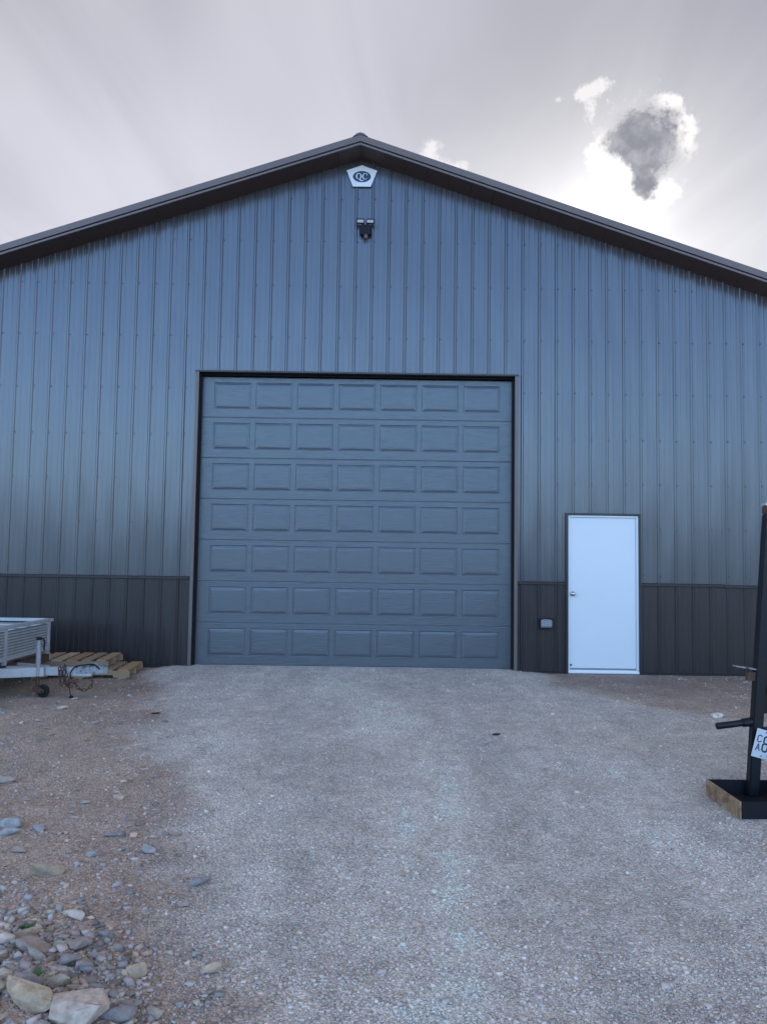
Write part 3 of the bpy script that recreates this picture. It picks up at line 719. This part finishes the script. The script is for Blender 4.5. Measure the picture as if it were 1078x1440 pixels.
def smooth_path(pts, k=8):
    pts = [Vector(p) for p in pts]; out = []
    for i in range(len(pts) - 1):
        p0 = pts[max(i - 1, 0)]; p1 = pts[i]; p2 = pts[i + 1]; p3 = pts[min(i + 2, len(pts) - 1)]
        for j in range(k):
            t = j / k; out.append(.5 * ((2 * p1) + (p2 - p0) * t + (2 * p0 - 5 * p1 + 4 * p2 - p3) * t * t + (3 * p1 - p0 - 3 * p2 + p3) * t ** 3))
    out.append(pts[-1]); return out
MB().tube(smooth_path([(-2.86, yc, .155), (-2.87, yc - .01, .21), (-2.845, yc - .012, .265), (-2.80, yc - .012, .297), (-2.72, yc - .008, .310), (-2.65, TY - .03, .312), (-2.60, TY - .035, .290), (-2.575, TY - .036, .262)]), .0075, 8).build('wiring_cord', M_BLACKPL, tr, smooth=True)
mb = MB(); mb.tube(smooth_path([(-2.885, yc, .16), (-2.88, yc, .08), (-2.868, yc, .02), (-2.86, yc - .005, -.012)]), .005, 8); mb.tube([(-2.86, yc - .005, -.01), (-2.855, yc - .005, -.022), (-2.845, yc - .005, -.044)], [.012, .022, .018], 12)
mb.build('wiring_plug', M_BLACKPL, tr)
rebase(tr)

# ------------------------------------------------------------------ black machine frame on the right
mc = thing('equipment_frame', 'black steel machine frame with licence plate and worn foot tray at right', 'machine', (3.25, -5.3, -.075))
TX0, TX1, TYN, TYF, TZ0, TZ1 = 2.556, 3.95, -5.56, -5.07, -.072, .032
MB().box(TX0, TX0 + .010, TYN, TYF, TZ0, TZ1).build('tray_end', M_WORN, mc, bevel=.002)['label'] = 'rusty yellow end plate with paint worn off'
MB().box(TX0 + .011, TX1, TYN, TYN + .010, TZ0, TZ1 - .002).build('tray_front', M_BLACK, mc, bevel=.002)
MB().box(TX0 + .011, TX1, TYF - .010, TYF, TZ0, TZ1 - .002).build('tray_back', M_BLACK, mc, bevel=.002)
MB().box(TX0 + .011, TX1, TYN + .011, TYF - .011, TZ0 + .004, TZ0 + .014).build('tray_floor', M_BLACK, mc)
PB, PT = Vector((2.842, -5.115, TZ0 + .014)), Vector((2.995, -5.09, 1.86))
def on_post(z): return PB + (PT - PB) * ((z - PB.z) / (PT.z - PB.z))
MB().bar(PB, PT - Vector((0, 0, .06)), .070, .060, (0, 1, 0)).build('post', M_BLACK, mc, bevel=.006)
MB().bar(on_post(1.801), PT, .066, .056, (0, 1, 0)).build('post_tip', M_RUST, mc, bevel=.006)
MB().bar(PT + Vector((-.001, 0, .001)), PT + Vector((0, 0, .018)), .070, .060, (0, 1, 0)).build('post_cap', M_GALV, mc)
far = Vector((1.02, 0.0, 0))
MB().bar(PB + far, PT + far, .070, .060, (0, 1, 0)).build('post', M_BLACK, mc, bevel=.006)
for z in (.36, .82, 1.22, 1.62):
    a = on_post(z) + Vector((.04, -.005, 0)); MB().bar(a, a + far - Vector((.08, 0, 0)), .05, .05).build('cross_bar', M_BLACK, mc, bevel=.004)
# sheet that closes the frame above the plate, with stiffeners
a = on_post(.47); b = on_post(1.78)
MB().add
mb = MB(); mb.add([tuple(a + Vector((.034, .02, 0))), tuple(a + far + Vector((-.034, .02, 0))), tuple(b + far + Vector((-.034, .02, 0))), tuple(b + Vector((.034, .02, 0))),
                   tuple(a + Vector((.034, .028, 0))), tuple(a + far + Vector((-.034, .028, 0))), tuple(b + far + Vector((-.034, .028, 0))), tuple(b + Vector((.034, .028, 0)))],
                  [(0,1,2,3),(7,6,5,4),(0,4,5,1),(1,5,6,2),(2,6,7,3),(3,7,4,0)])
mb.build('back_sheet', M_BLACK, mc)
for z, t in ((1.42, .03), (1.02, .02), (.62, .03)):
    a = on_post(z) + Vector((.05, -.03, 0)); MB().bar(a, a + Vector((.9, 0, t * 3)), .012, .03).build('stiffener', M_BLACK, mc)
# pipe peg and lever
mb = MB(); a = on_post(.41); r0 = Vector((a.x - .035, a.y, .418)); r1 = Vector((2.612, a.y - .01, .388))
mb.tube([r0, r0 + (r1 - r0) * .25, r0 + (r1 - r0) * .251, r1], [.030, .028, .022, .022], 16); mb.build('pipe_peg', M_BLACK, mc)
MB().tube([r1 + Vector((-.001, 0, 0)), r1 + Vector((.004, 0, 0))], .017, 14).build('peg_bore', M_RUBBER, mc)
a = on_post(.77)
MB().bar((2.735, a.y - .01, .785), (a.x - .03, a.y, .765), .05, .008).build('lever', M_GALVD, mc, bevel=.002)
MB().box(a.x - .085, a.x - .034, a.y - .02, a.y + .02, .690, .745).build('lever_block', M_RUST, mc)
# licence plate, tilted, bolted to the post; its own letters
u = Vector((.89, .10, -.24)).normalized(); v = Vector((.115, 0, 1)); v = (v - u * v.dot(u)).normalized(); n = u.cross(v)   # n points towards the camera
if n.y > 0: n = -n
P0 = Vector((2.813, -5.165, .210))                                     # lower left corner
PWD, PHT = .305, .163
def pl(a, b, c): return tuple(P0 + u * a * 1.12 + v * b * 1.14 + n * c)
def pbox(mb, a0, a1, b0, b1, c0, c1):
    mb.add([pl(a0,b0,c0),pl(a1,b0,c0),pl(a1,b1,c0),pl(a0,b1,c0),pl(a0,b0,c1),pl(a1,b0,c1),pl(a1,b1,c1),pl(a0,b1,c1)],[(0,3,2,1),(4,5,6,7),(0,1,5,4),(1,2,6,5),(2,3,7,6),(3,0,4,7)])
mb = MB(); pbox(mb, 0, PWD, 0, PHT, 0, .002); plate = mb.build('licence_plate', M_PLATE, mc, bevel=.0008)
mb = MB(); pbox(mb, .03, PWD - .03, .03, PHT - .03, -.03, -.001); mb.build('plate_bracket', M_BLACK, mc)
def stroke(mb, pts, w, c0=.0024, c1=.0034):
    for (a, b) in zip(pts[:-1], pts[1:]):
        p, q = np.array(a), np.array(b); d = (q - p) / np.linalg.norm(q - p); s = np.array([-d[1], d[0]]) * w / 2; e = d * w * .3
        c = [p - s - e, q - s + e, q + s + e, p + s - e]
        mb.add([pl(k[0], k[1], c0) for k in c] + [pl(k[0], k[1], c1) for k in c], [(0,3,2,1),(4,5,6,7),(0,1,5,4),(1,2,6,5),(2,3,7,6),(3,0,4,7)])
def oct_(x, y, w, h, k=.3):
    return [(x + w * k, y), (x + w * (1 - k), y), (x + w, y + h * k * .6), (x + w, y + h * (1 - k * .6)), (x + w * (1 - k), y + h), (x + w * k, y + h), (x, y + h * (1 - k * .6)), (x, y + h * k * .6), (x + w * k, y)]
def glyph(ch, x, y, w, h, t, name='plate_letter'):
    mb = MB()
    if ch == '8': stroke(mb, oct_(x, y, w, h * .52), t); stroke(mb, oct_(x + w * .06, y + h * .52, w * .88, h * .48), t)
    if ch == 'C': stroke(mb, oct_(x, y, w, h)[2:3] + oct_(x, y, w, h)[1::-1] + oct_(x, y, w, h)[7:4:-1] + oct_(x, y, w, h)[4:2:-1], t)
    if ch == 'A': stroke(mb, [(x, y), (x + w * .5, y + h), (x + w, y)], t); stroke(mb, [(x + w * .2, y + h * .35), (x + w * .8, y + h * .35)], t)
    if ch == 'B': stroke(mb, [(x, y), (x, y + h), (x + w * .7, y + h), (x + w, y + h * .85), (x + w, y + h * .65), (x + w * .7, y + h * .52), (x, y + h * .52)], t); stroke(mb, [(x + w * .7, y + h * .52), (x + w, y + h * .38), (x + w, y + h * .15), (x + w * .7, y), (x, y)], t)
    mb.build(name, M_NAVY, plate)
glyph('C', .016, .090, .024, .038, .0055); glyph('A', .016, .040, .024, .038, .0055)
glyph('8', .055, .042, .032, .085, .0085, 'plate_number'); glyph('8', .100, .042, .032, .085, .0085, 'plate_number'); glyph('B', .146, .042, .032, .085, .0085, 'plate_letter')
mb = MB()
for a_, b_ in ((.06, .150), (PWD - .06, .150), (.06, .014), (PWD - .06, .014)):
    ring = [(a_ + .005 * math.cos(t), b_ + .005 * math.sin(t)) for t in [k * math.pi / 4 for k in range(8)]]
    mb.add([pl(p, q, .0022) for p, q in ring] + [pl(p, q, .005) for p, q in ring], [tuple(range(8))[::-1], tuple(range(8, 16))] + [(i, (i + 1) % 8, 8 + (i + 1) % 8, 8 + i) for i in range(8)])
mb.build('plate_bolt', M_GALVD, plate)
# hose that drops from the plate to the tray
MB().tube(smooth_path([(2.945, -5.16, .33), (2.95, -5.18, .20), (2.945, -5.19, .08), (2.915, -5.20, .0), (2.90, -5.24, -.045)]), .011, 10).build('hose', M_BLACKPL, mc, smooth=True)
rebase(mc)
coil = thing('hose_coil', 'coiled black hose lying in the foot tray under the plate', 'hose', (3.08, -5.31, TZ0 + .014))
mb = MB(); pts = []
for k in range(150):
    t = k / 150 * 2 * math.pi * 5.2; rr = .112 + .010 * math.sin(t * .37)
    pts.append((3.08 + rr * math.cos(t), -5.31 + rr * .9 * math.sin(t), TZ0 + .026 + .022 * t / (2 * math.pi) + .006 * math.sin(t * 1.3)))
mb.tube(pts, .0115, 8); mb.build('hose_loop', M_RUBBER, coil, smooth=True); rebase(coil)

# ------------------------------------------------------------------ stones one can pick out
def rock_mesh(seed, npts, flat=1.0):
    """a broken stone: the hull of a few points, its arrises knocked off"""
    rnd = random.Random(seed); bm = bmesh.new()
    sx, sy, szz = 1.0, rnd.uniform(.62, .9), rnd.uniform(.5, .78) * flat
    for _ in range(npts):
        d = Vector((rnd.gauss(0, 1), rnd.gauss(0, 1), rnd.gauss(0, 1))).normalized() * rnd.uniform(.82, 1.0)
        # push towards a block shape: broken stone has a few large flat faces
        m = max(abs(d.x), abs(d.y), abs(d.z)); d = d.lerp(d / m, .45)
        bm.verts.new((d.x * sx, d.y * sy, d.z * szz))
    r = bmesh.ops.convex_hull(bm, input=bm.verts)
    bmesh.ops.delete(bm, geom=[g for g in r['geom_interior'] if isinstance(g, bmesh.types.BMVert)], context='VERTS')
    bmesh.ops.dissolve_limit(bm, angle_limit=rad(14), verts=bm.verts, edges=bm.edges)
    bmesh.ops.bevel(bm, geom=list(bm.edges), offset=.028, segments=2, affect='EDGES', clamp_overlap=True)
    bmesh.ops.triangulate(bm, faces=bm.faces)
    for v in bm.verts: v.co += Vector((rnd.uniform(-1, 1), rnd.uniform(-1, 1), rnd.uniform(-1, 1))) * .012
    bmesh.ops.recalc_face_normals(bm, faces=bm.faces)
    lo = Vector([min(v.co[i] for v in bm.verts) for i in range(3)]); hi = Vector([max(v.co[i] for v in bm.verts) for i in range(3)])
    for v in bm.verts: v.co = (v.co - (lo + hi) / 2) * (2 / (hi.x - lo.x))
    me = bpy.data.meshes.new('stone'); bm.to_mesh(me); bm.free(); me.materials.append(M_ROCK)
    return me
BIG = [rock_mesh(100 + i, 22) for i in range(10)]; MID = [rock_mesh(200 + i, 16) for i in range(12)]; SMALL = [rock_mesh(300 + i, 12) for i in range(12)]
ROCKCOL = {'pale': (.46, .41, .375), 'bluegrey': (.215, .225, .245), 'tan': (.35, .29, .22), 'ochre': (.36, .305, .235), 'purple': (.28, .245, .235), 'greengrey': (.255, .262, .24), 'greygreen': (.32, .29, .245), 'dark': (.145, .15, .165), 'blue': (.26, .285, .32), 'brown': (.33, .22, .15), 'white': (.62, .60, .58), 'rust': (.42, .22, .13), 'grey': (.30, .27, .255), 'pink': (.46, .31, .26)}
STONES = [
(-0.597, -7.675, 0.189, 0.155, 'pale', 'largest pale grey boulder at the near edge of the rubble'),
(-0.476, -7.632, 0.109, 0.084, 'bluegrey', 'blue grey split rock touching the right side of the pale boulder'),
(-0.78, -7.632, 0.212, 0.099, 'tan', 'long tan slab with green moss left of the pale boulder'),
(-0.938, -7.48, 0.078, 0.104, 'ochre', 'yellow ochre block cut off by the left edge above the mossy slab'),
(-0.934, -7.239, 0.147, 0.074, 'purple', 'large wedge shaped purple grey rock at the top of the rubble heap'),
(-0.892, -7.309, 0.094, 0.041, 'greengrey', 'flat greenish grey stone just below the wedge shaped rock'),
(-0.831, -7.505, 0.109, 0.062, 'bluegrey', 'smooth blue grey stone with a weed sprouting on it'),
(-0.725, -7.515, 0.077, 0.077, 'greygreen', 'pointed grey stone between the weedy stone and the pale boulder'),
(-1.057, -7.239, 0.057, 0.068, 'bluegrey', 'rounded blue stone at the left edge beside the wedge shaped rock'),
(-0.898, -6.946, 0.105, 0.04, 'pale', 'flat pale slab lying alone above the rubble heap'),
(-1.032, -7.098, 0.089, 0.03, 'tan', 'thin tan flake of stone above the wedge shaped rock'),
(-0.837, -7.235, 0.062, 0.057, 'greengrey', 'green grey block right of the wedge shaped rock'),
(-0.915, -7.423, 0.059, 0.04, 'bluegrey', 'dark blue grey cobble beside the ochre block'),
(-0.947, -7.344, 0.055, 0.033, 'dark', 'small dark cobble under the greenish flat stone'),
(-0.491, -7.391, 0.07, 0.075, 'ochre', 'ochre lump standing at the right border of the rubble heap'),
(-0.448, -7.558, 0.056, 0.041, 'blue', 'slate blue stone right behind the split rock'),
(-0.594, -7.514, 0.067, 0.051, 'bluegrey', 'blue grey cube of rock just behind the pale boulder'),
(-0.664, -7.319, 0.066, 0.036, 'bluegrey', 'long grey blue stone in the middle of the small rubble'),
(-0.697, -7.12, 0.076, 0.035, 'blue', 'flat slate blue stone at the upper right of the rubble heap'),
(-0.657, -7.419, 0.059, 0.037, 'bluegrey', 'squat blue grey stone amid the small rubble behind the pale boulder'),
(-0.694, -7.456, 0.058, 0.037, 'dark', 'dark wedge of slate beside the pointed grey stone'),
(-0.362, -7.6, 0.055, 0.06, 'greygreen', 'grey brown shard in the gravel right of the split rock'),
(-0.883, -7.526, 0.038, 0.031, 'brown', 'small brown stone on the far edge of the mossy slab'),
(-0.757, -7.332, 0.025, 0.022, 'white', 'tiny white pebble shining in the middle of the rubble'),
(-0.815, -7.388, 0.054, 0.032, 'rust', 'rusty orange flat stone in the middle of the rubble'),
(-1.684, -5.865, 0.148, 0.061, 'blue', 'broad slate blue slab on the brown soil at the left edge'),
(-1.636, -5.989, 0.112, 0.044, 'blue', 'thin blue slab leaning under the broad blue slab'),
(-2.112, -5.056, 0.126, 0.063, 'grey', 'grey stone farthest up the left edge on brown soil'),
(-1.466, -6.233, 0.09, 0.056, 'grey', 'squarish grey stone below the two blue slabs'),
(-1.207, -6.5, 0.155, 0.053, 'ochre', 'pale yellow flat rock half buried in the brown soil'),
(-1.507, -5.919, 0.081, 0.045, 'blue', 'small blue flat stone right of the broad blue slab'),
(-1.072, -6.267, 0.067, 0.048, 'blue', 'blue stone with a dark side on the brown soil'),
(-1.075, -6.001, 0.072, 0.048, 'bluegrey', 'left one of two blue grey stones side by side at the soil edge'),
(-1.022, -5.999, 0.056, 0.048, 'dark', 'right one of two blue grey stones side by side at the soil edge'),
(-0.951, -6.003, 0.044, 0.044, 'pink', 'pinkish pointed pebble at the soil edge'),
(-0.812, -6.202, 0.083, 0.061, 'blue', 'blue cluster stone where brown soil meets the gravel drive'),
(-0.463, -6.536, 0.104, 0.07, 'blue', 'bright blue grey rock lying alone on the gravel drive'),
(-1.432, -5.438, 0.072, 0.04, 'grey', 'grey flat stone in the upper part of the brown soil'),
(-1.269, -5.311, 0.083, 0.032, 'ochre', 'thin tan flake near the gravel border'),
(-1.172, -4.861, 0.06, 0.05, 'grey', 'grey pebble on the border line of drive and soil'),
(-0.231, -7.327, 0.071, 0.077, 'ochre', 'tan brown chunk set alone in the gravel drive'),
(3.69, -2.632, 0.128, 0.064, 'white', 'white flat stone near the black machine and wall'),
(-2.694, -2.742, 0.112, 0.056, 'pale', 'pale stone on the ground in front of the trailer jack'),
(0.5, -6.423, 0.05, 0.032, 'ochre', 'tan stone in the middle of the gravel drive'),
]
placed = []
def put_stone(x, y, w, h, key, label, group, pool, k):
    me = pool[k % len(pool)]; o = bpy.data.objects.new('stone', me); COL.objects.link(o)
    sx = w / 2; dep = y + 10.3
    # its seen height mixes its top face and its front: split it into a depth and a height
    sa = 1.55 / math.hypot(1.55, dep); ca = dep / math.hypot(1.55, dep)
    sy = min(sx * .85, h / 2 / (sa + .55 * ca)) if h > 0 else sx * .8
    szz = min(max(.50 * sx, (h / 2 - sy * sa * .8) / ca), .85 * sx)
    o.scale = (sx, max(sy, .45 * sx), szz)
    o.rotation_euler = (random.uniform(-.25, .25), random.uniform(-.2, .2), random.choice((0, math.pi)) + random.uniform(-.5, .5))
    o.location = (x, y, gz1(x, y) + szz * .55)
    c = ROCKCOL[key]; c = (c[0] * 1.10, c[1], c[2] * .90); t = random.uniform(1.05, 1.40); o.color = (c[0] * t, c[1] * t, c[2] * t, 1)
    tag(o, label, 'stone', group); placed.append((x, y, sx)); return o
random.seed(21)
for i, (x, y, w, h, key, label) in enumerate(STONES):
    put_stone(x, y, w * 1.08, h * 1.12, key, label, 'stones beside the gravel drive', BIG if w > .1 else MID, i * 3 + 1)
# moss on the long slab is part of it
# fist sized broken rock that fills the corner
MEDIUM = [rock_mesh(400 + i, 16) for i in range(12)]
n = 0; tries = 0
def free(x, y, r): return all((x - a) ** 2 + (y - b) ** 2 > (r * .8 + c * .8) ** 2 for a, b, c in placed)
while n < 34 and tries < 6000:
    tries += 1
    x = random.uniform(-1.5, -.4); y = random.uniform(-8.1, -7.1)
    edge = np.interp(-y, [7.1, 7.3, 7.5, 7.7, 8.1], [-.86, -.68, -.54, -.44, -.38])
    if x > edge: continue
    w = random.uniform(.055, .105)
    if not free(x, y, w * .42): continue
    o = put_stone(x, y, w, w * .8, random.choice(('bluegrey', 'bluegrey', 'dark', 'greengrey', 'purple', 'greygreen', 'pale', 'tan')), 'fist sized broken rock filling the rubble heap at lower left', 'fist sized rocks in the rubble heap', MEDIUM, n); o.location.z += .012; n += 1
# small rubble that shows only as pebbles
def free(x, y, r): return all((x - a) ** 2 + (y - b) ** 2 > (r * .8 + c * .8) ** 2 for a, b, c in placed)
n = 0; tries = 0
while n < 150 and tries < 9000:
    tries += 1
    x = random.uniform(-1.5, -.12); y = random.uniform(-8.1, -6.75)
    edge = np.interp(-y, [6.75, 6.9, 7.2, 7.45, 7.7, 8.1], [-.95, -.80, -.60, -.46, -.38, -.30])
    if x > edge + random.gauss(0, .06): continue
    if y > -7.0 and random.random() < .7: continue
    w = random.choice((.022, .026, .03, .034, .04, .05, .06)) * random.uniform(.8, 1.2)
    if not free(x, y, w / 2): continue
    put_stone(x, y, w, w * .62, random.choice(('bluegrey', 'bluegrey', 'dark', 'blue', 'grey', 'greengrey', 'purple', 'pale')), 'small blue grey stone packed among the rubble at lower left', 'small stones in the rubble heap', SMALL, n); n += 1
n = 0; tries = 0
while n < 90 and tries < 6000:
    tries += 1
    y = random.uniform(-6.9, -2.2); xl = np.interp(-y, [0, 2.0, 3.75, 5.0, 6.7, 7.6], [-2.6, -2.0, -1.45, -1.1, -0.5, -0.2])
    x = xl - abs(random.gauss(0, .75)) + .1
    if x < -.383 * 0 - .5 * (y + 10.3) - .3: continue
    w = random.uniform(.024, .06) * (1.0 if y < -4 else 1.3)
    if not free(x, y, w / 2): continue
    put_stone(x, y, w, w * .5, random.choice(('grey', 'grey', 'pale', 'bluegrey', 'tan', 'purple', 'brown')), 'small loose stone scattered on the brown soil left of the drive', 'small stones on the brown soil', SMALL, n); n += 1

# two dark clods and two weeds
for (x, y, l) in ((-1.76, -2.85, 'small dark clod on the drive in front of the left door half'), (1.39, -3.52, 'small dark clod lying on the middle of the gravel drive')):
    o = link('clod', MID[3].copy()); o.data.materials[0] = M_CLOD; o.scale = (.040, .018, .012); o.location = (x, y, gz1(x, y) + .008); o.rotation_euler = (0, 0, .3); tag(o, l, 'clod')
def weed(x, y, z, s, label, n=9):
    o = thing('weed', label, 'weed', (x, y, z)); rnd = random.Random(int(abs(x) * 1000))
    for k in range(n):
        a = rnd.uniform(0, 2 * math.pi); L = s * rnd.uniform(.6, 1.1); lean = rnd.uniform(.4, 1.0); w = L * .20
        d = Vector((math.cos(a) * lean, math.sin(a) * lean, 1 - lean * .45)).normalized(); sd = d.cross(Vector((0, 0, 1))).normalized()
        b = Vector((x, y, z)); mid = b + d * L * .55; tip = b + d * L + Vector((0, 0, -L * .25 * lean))
        th = Vector((0, 0, .0012))
        q = [b - sd * w * .15, b + sd * w * .15, mid + sd * w, tip, mid - sd * w]
        mb = MB(); mb.add([tuple(p) for p in q] + [tuple(p - th) for p in q], [(0, 1, 2, 3, 4), (9, 8, 7, 6, 5)] + [(i, (i + 1) % 5, 5 + (i + 1) % 5, 5 + i) for i in range(5)])
        mb.build('leaf', M_LEAF, o)
    rebase(o)
weed(-.775, -7.56, gz1(-.775, -7.56) + .055, .035, 'tiny weed sprouting on the smooth blue grey stone', 8)
weed(-1.06, -7.05, gz1(-1.06, -7.05), .05, 'small green weed at the left edge above the rubble heap', 10)

# ------------------------------------------------------------------ loose gravel: chippings lying on the ground, nobody could count them
def chips(name, n, sampler, size, tint, seed, flat=.55):
    r = np.random.default_rng(seed); x, y, keep = sampler(r, n); x = x[keep]; y = y[keep]
    ok = np.ones(len(x), bool)
    for (a_, b_, c_) in placed:
        if c_ > .016: ok &= (x - a_) ** 2 + (y - b_) ** 2 > (c_ * .82) ** 2
    x = x[ok]; y = y[ok]; n = len(x)
    base = np.array([(-1,-1,-1),(1,-1,-1),(1,1,-1),(-1,1,-1),(-1,-1,1),(1,-1,1),(1,1,1),(-1,1,1)], float) * .62
    v = base[None] + r.uniform(-.34, .34, (n, 8, 3))
    s = size(r, x, y); asp = np.stack([r.uniform(.8, 1.35, n), r.uniform(.6, 1.0, n), r.uniform(.35, .8, n) * flat / .55], -1)
    v = v * (s[:, None] * asp / 2)[:, None, :] * 1.25
    # random turn about z, slight tilt
    a = r.uniform(0, 2 * np.pi, n); tx = r.normal(0, .35, n); ca, sa = np.cos(a), np.sin(a); ct, st = np.cos(tx), np.sin(tx)
    yy = v[..., 1] * ct[:, None] - v[..., 2] * st[:, None]; zz = v[..., 1] * st[:, None] + v[..., 2] * ct[:, None]
    xx = v[..., 0] * ca[:, None] - yy * sa[:, None]; yy = v[..., 0] * sa[:, None] + yy * ca[:, None]
    z = ground_z(x, y) + s * .12
    v = np.stack([xx + x[:, None], yy + y[:, None], zz + z[:, None]], -1).reshape(-1, 3)
    f0 = np.array([(0,3,2,1),(4,5,6,7),(0,1,5,4),(1,2,6,5),(2,3,7,6),(3,0,4,7)])
    f = (f0[None] + (np.arange(n) * 8)[:, None, None]).reshape(-1, 4)
    c = tint(r, x, y, n)
    me = np_mesh(name, v, f, np.repeat(c, 8, axis=0)); me.materials.append(M_CHIP)
    o = link(name, me); o['kind'] = 'stuff'; return o
M_CHIP = bpy.data.materials.new('stone_chippings'); M_CHIP.use_nodes = True
t = M_CHIP.node_tree; t.nodes.clear()
b_ = nd(t, 'ShaderNodeBsdfPrincipled', {'Roughness': .85, 'Specular IOR Level': .3})
t.links.new(nd(t, 'ShaderNodeVertexColor', layer_name='Col').outputs[0], b_.inputs['Base Color']); t.links.new(b_.outputs[0], nd(t, 'ShaderNodeOutputMaterial').inputs[0])

def samp(power, y0, y1, margin, side=None):
    def f(r, n):
        u = r.random(n); d0, d1 = y0 + 10.3, y1 + 10.3                       # denser near, where each chip shows larger
        d = (d0 ** (1 - power) + u * (d1 ** (1 - power) - d0 ** (1 - power))) ** (1 / (1 - power)); y = d - 10.3
        hw = .5 * d + margin; x = .383 + r.uniform(-1, 1, n) * hw
        m = drive_mask(x, y); q = r.random(n)
        cl = ss(vnoise(x * 2.2, y * 2.2, 41, 4, .6), .30, .68)               # gathers in drifts
        keep = {'drive': q < m * (.25 + .75 * cl), 'soil': q < (1 - m) * (.15 + .85 * cl)}[side]
        keep &= ~((np.abs(x) < 6.2) & (y > -.04)); return x, y, keep
    return f
def tint_drive(r, x, y, n):
    k = r.choice(np.array([.74, .88, 1.0, 1.06, 1.15, 1.4]), n, p=[.16, .25, .28, .19, .09, .03])
    h = r.normal(0, .025, (n, 3)); return np.clip(ground_col(x, y) * k[:, None] * (1 + h), .02, .8)
def tint_soil(r, x, y, n):
    k = r.uniform(.65, 1.5, n); g = ground_col(x, y); grey = np.array([.38, .35, .335]); f = (r.random(n) < .65)[:, None]
    return np.clip(np.where(f, grey, g) * k[:, None] * (1 + r.normal(0, .035, (n, 3))), .02, .8)
chips('gravel_chippings', 150000, samp(1.75, -8.4, -.05, .9, 'drive'), lambda r, x, y: np.clip(r.lognormal(math.log(.0078), .36, len(x)), .004, .018), tint_drive, 51)
chips('drive_stones', 6000, samp(1.3, -8.4, -.05, .9, 'drive'), lambda r, x, y: np.clip(r.lognormal(math.log(.0135), .36, len(x)), .008, .034), lambda r, x, y, n: np.clip(ground_col(x, y) * r.choice(np.array([.62, .76, .88, .98, 1.12]), n, p=[.2, .25, .25, .2, .1])[:, None] * (1 + r.normal(0, .03, (n, 3))), .02, .85), 54, flat=.6)
chips('soil_stones', 70000, samp(1.5, -8.4, -.05, .9, 'soil'), lambda r, x, y: np.clip(r.lognormal(math.log(.0095), .50, len(x)), .005, .036), tint_soil, 52)
def heap(r, n):
    x = r.normal(-.85, .42, n); y = r.normal(-7.62, .36, n)
    edge = np.interp(-y, [6.6, 6.9, 7.2, 7.45, 7.7, 8.3], [-1.1, -.84, -.62, -.48, -.38, -.25]); return x, y, (x < edge + r.normal(0, .06, n)) & (y > -8.4)
chips('rubble_stones', 6000, heap, lambda r, x, y: np.clip(r.lognormal(math.log(.020), .36, len(x)), .009, .045), lambda r, x, y, n: np.clip(np.where((r.random(n) < .22)[:, None], np.array([.44, .35, .25]), np.array([.38, .345, .315])) * r.uniform(.55, 1.5, n)[:, None] * (1 + r.normal(0, .025, (n, 3))), .02, .8), 53, flat=.8)
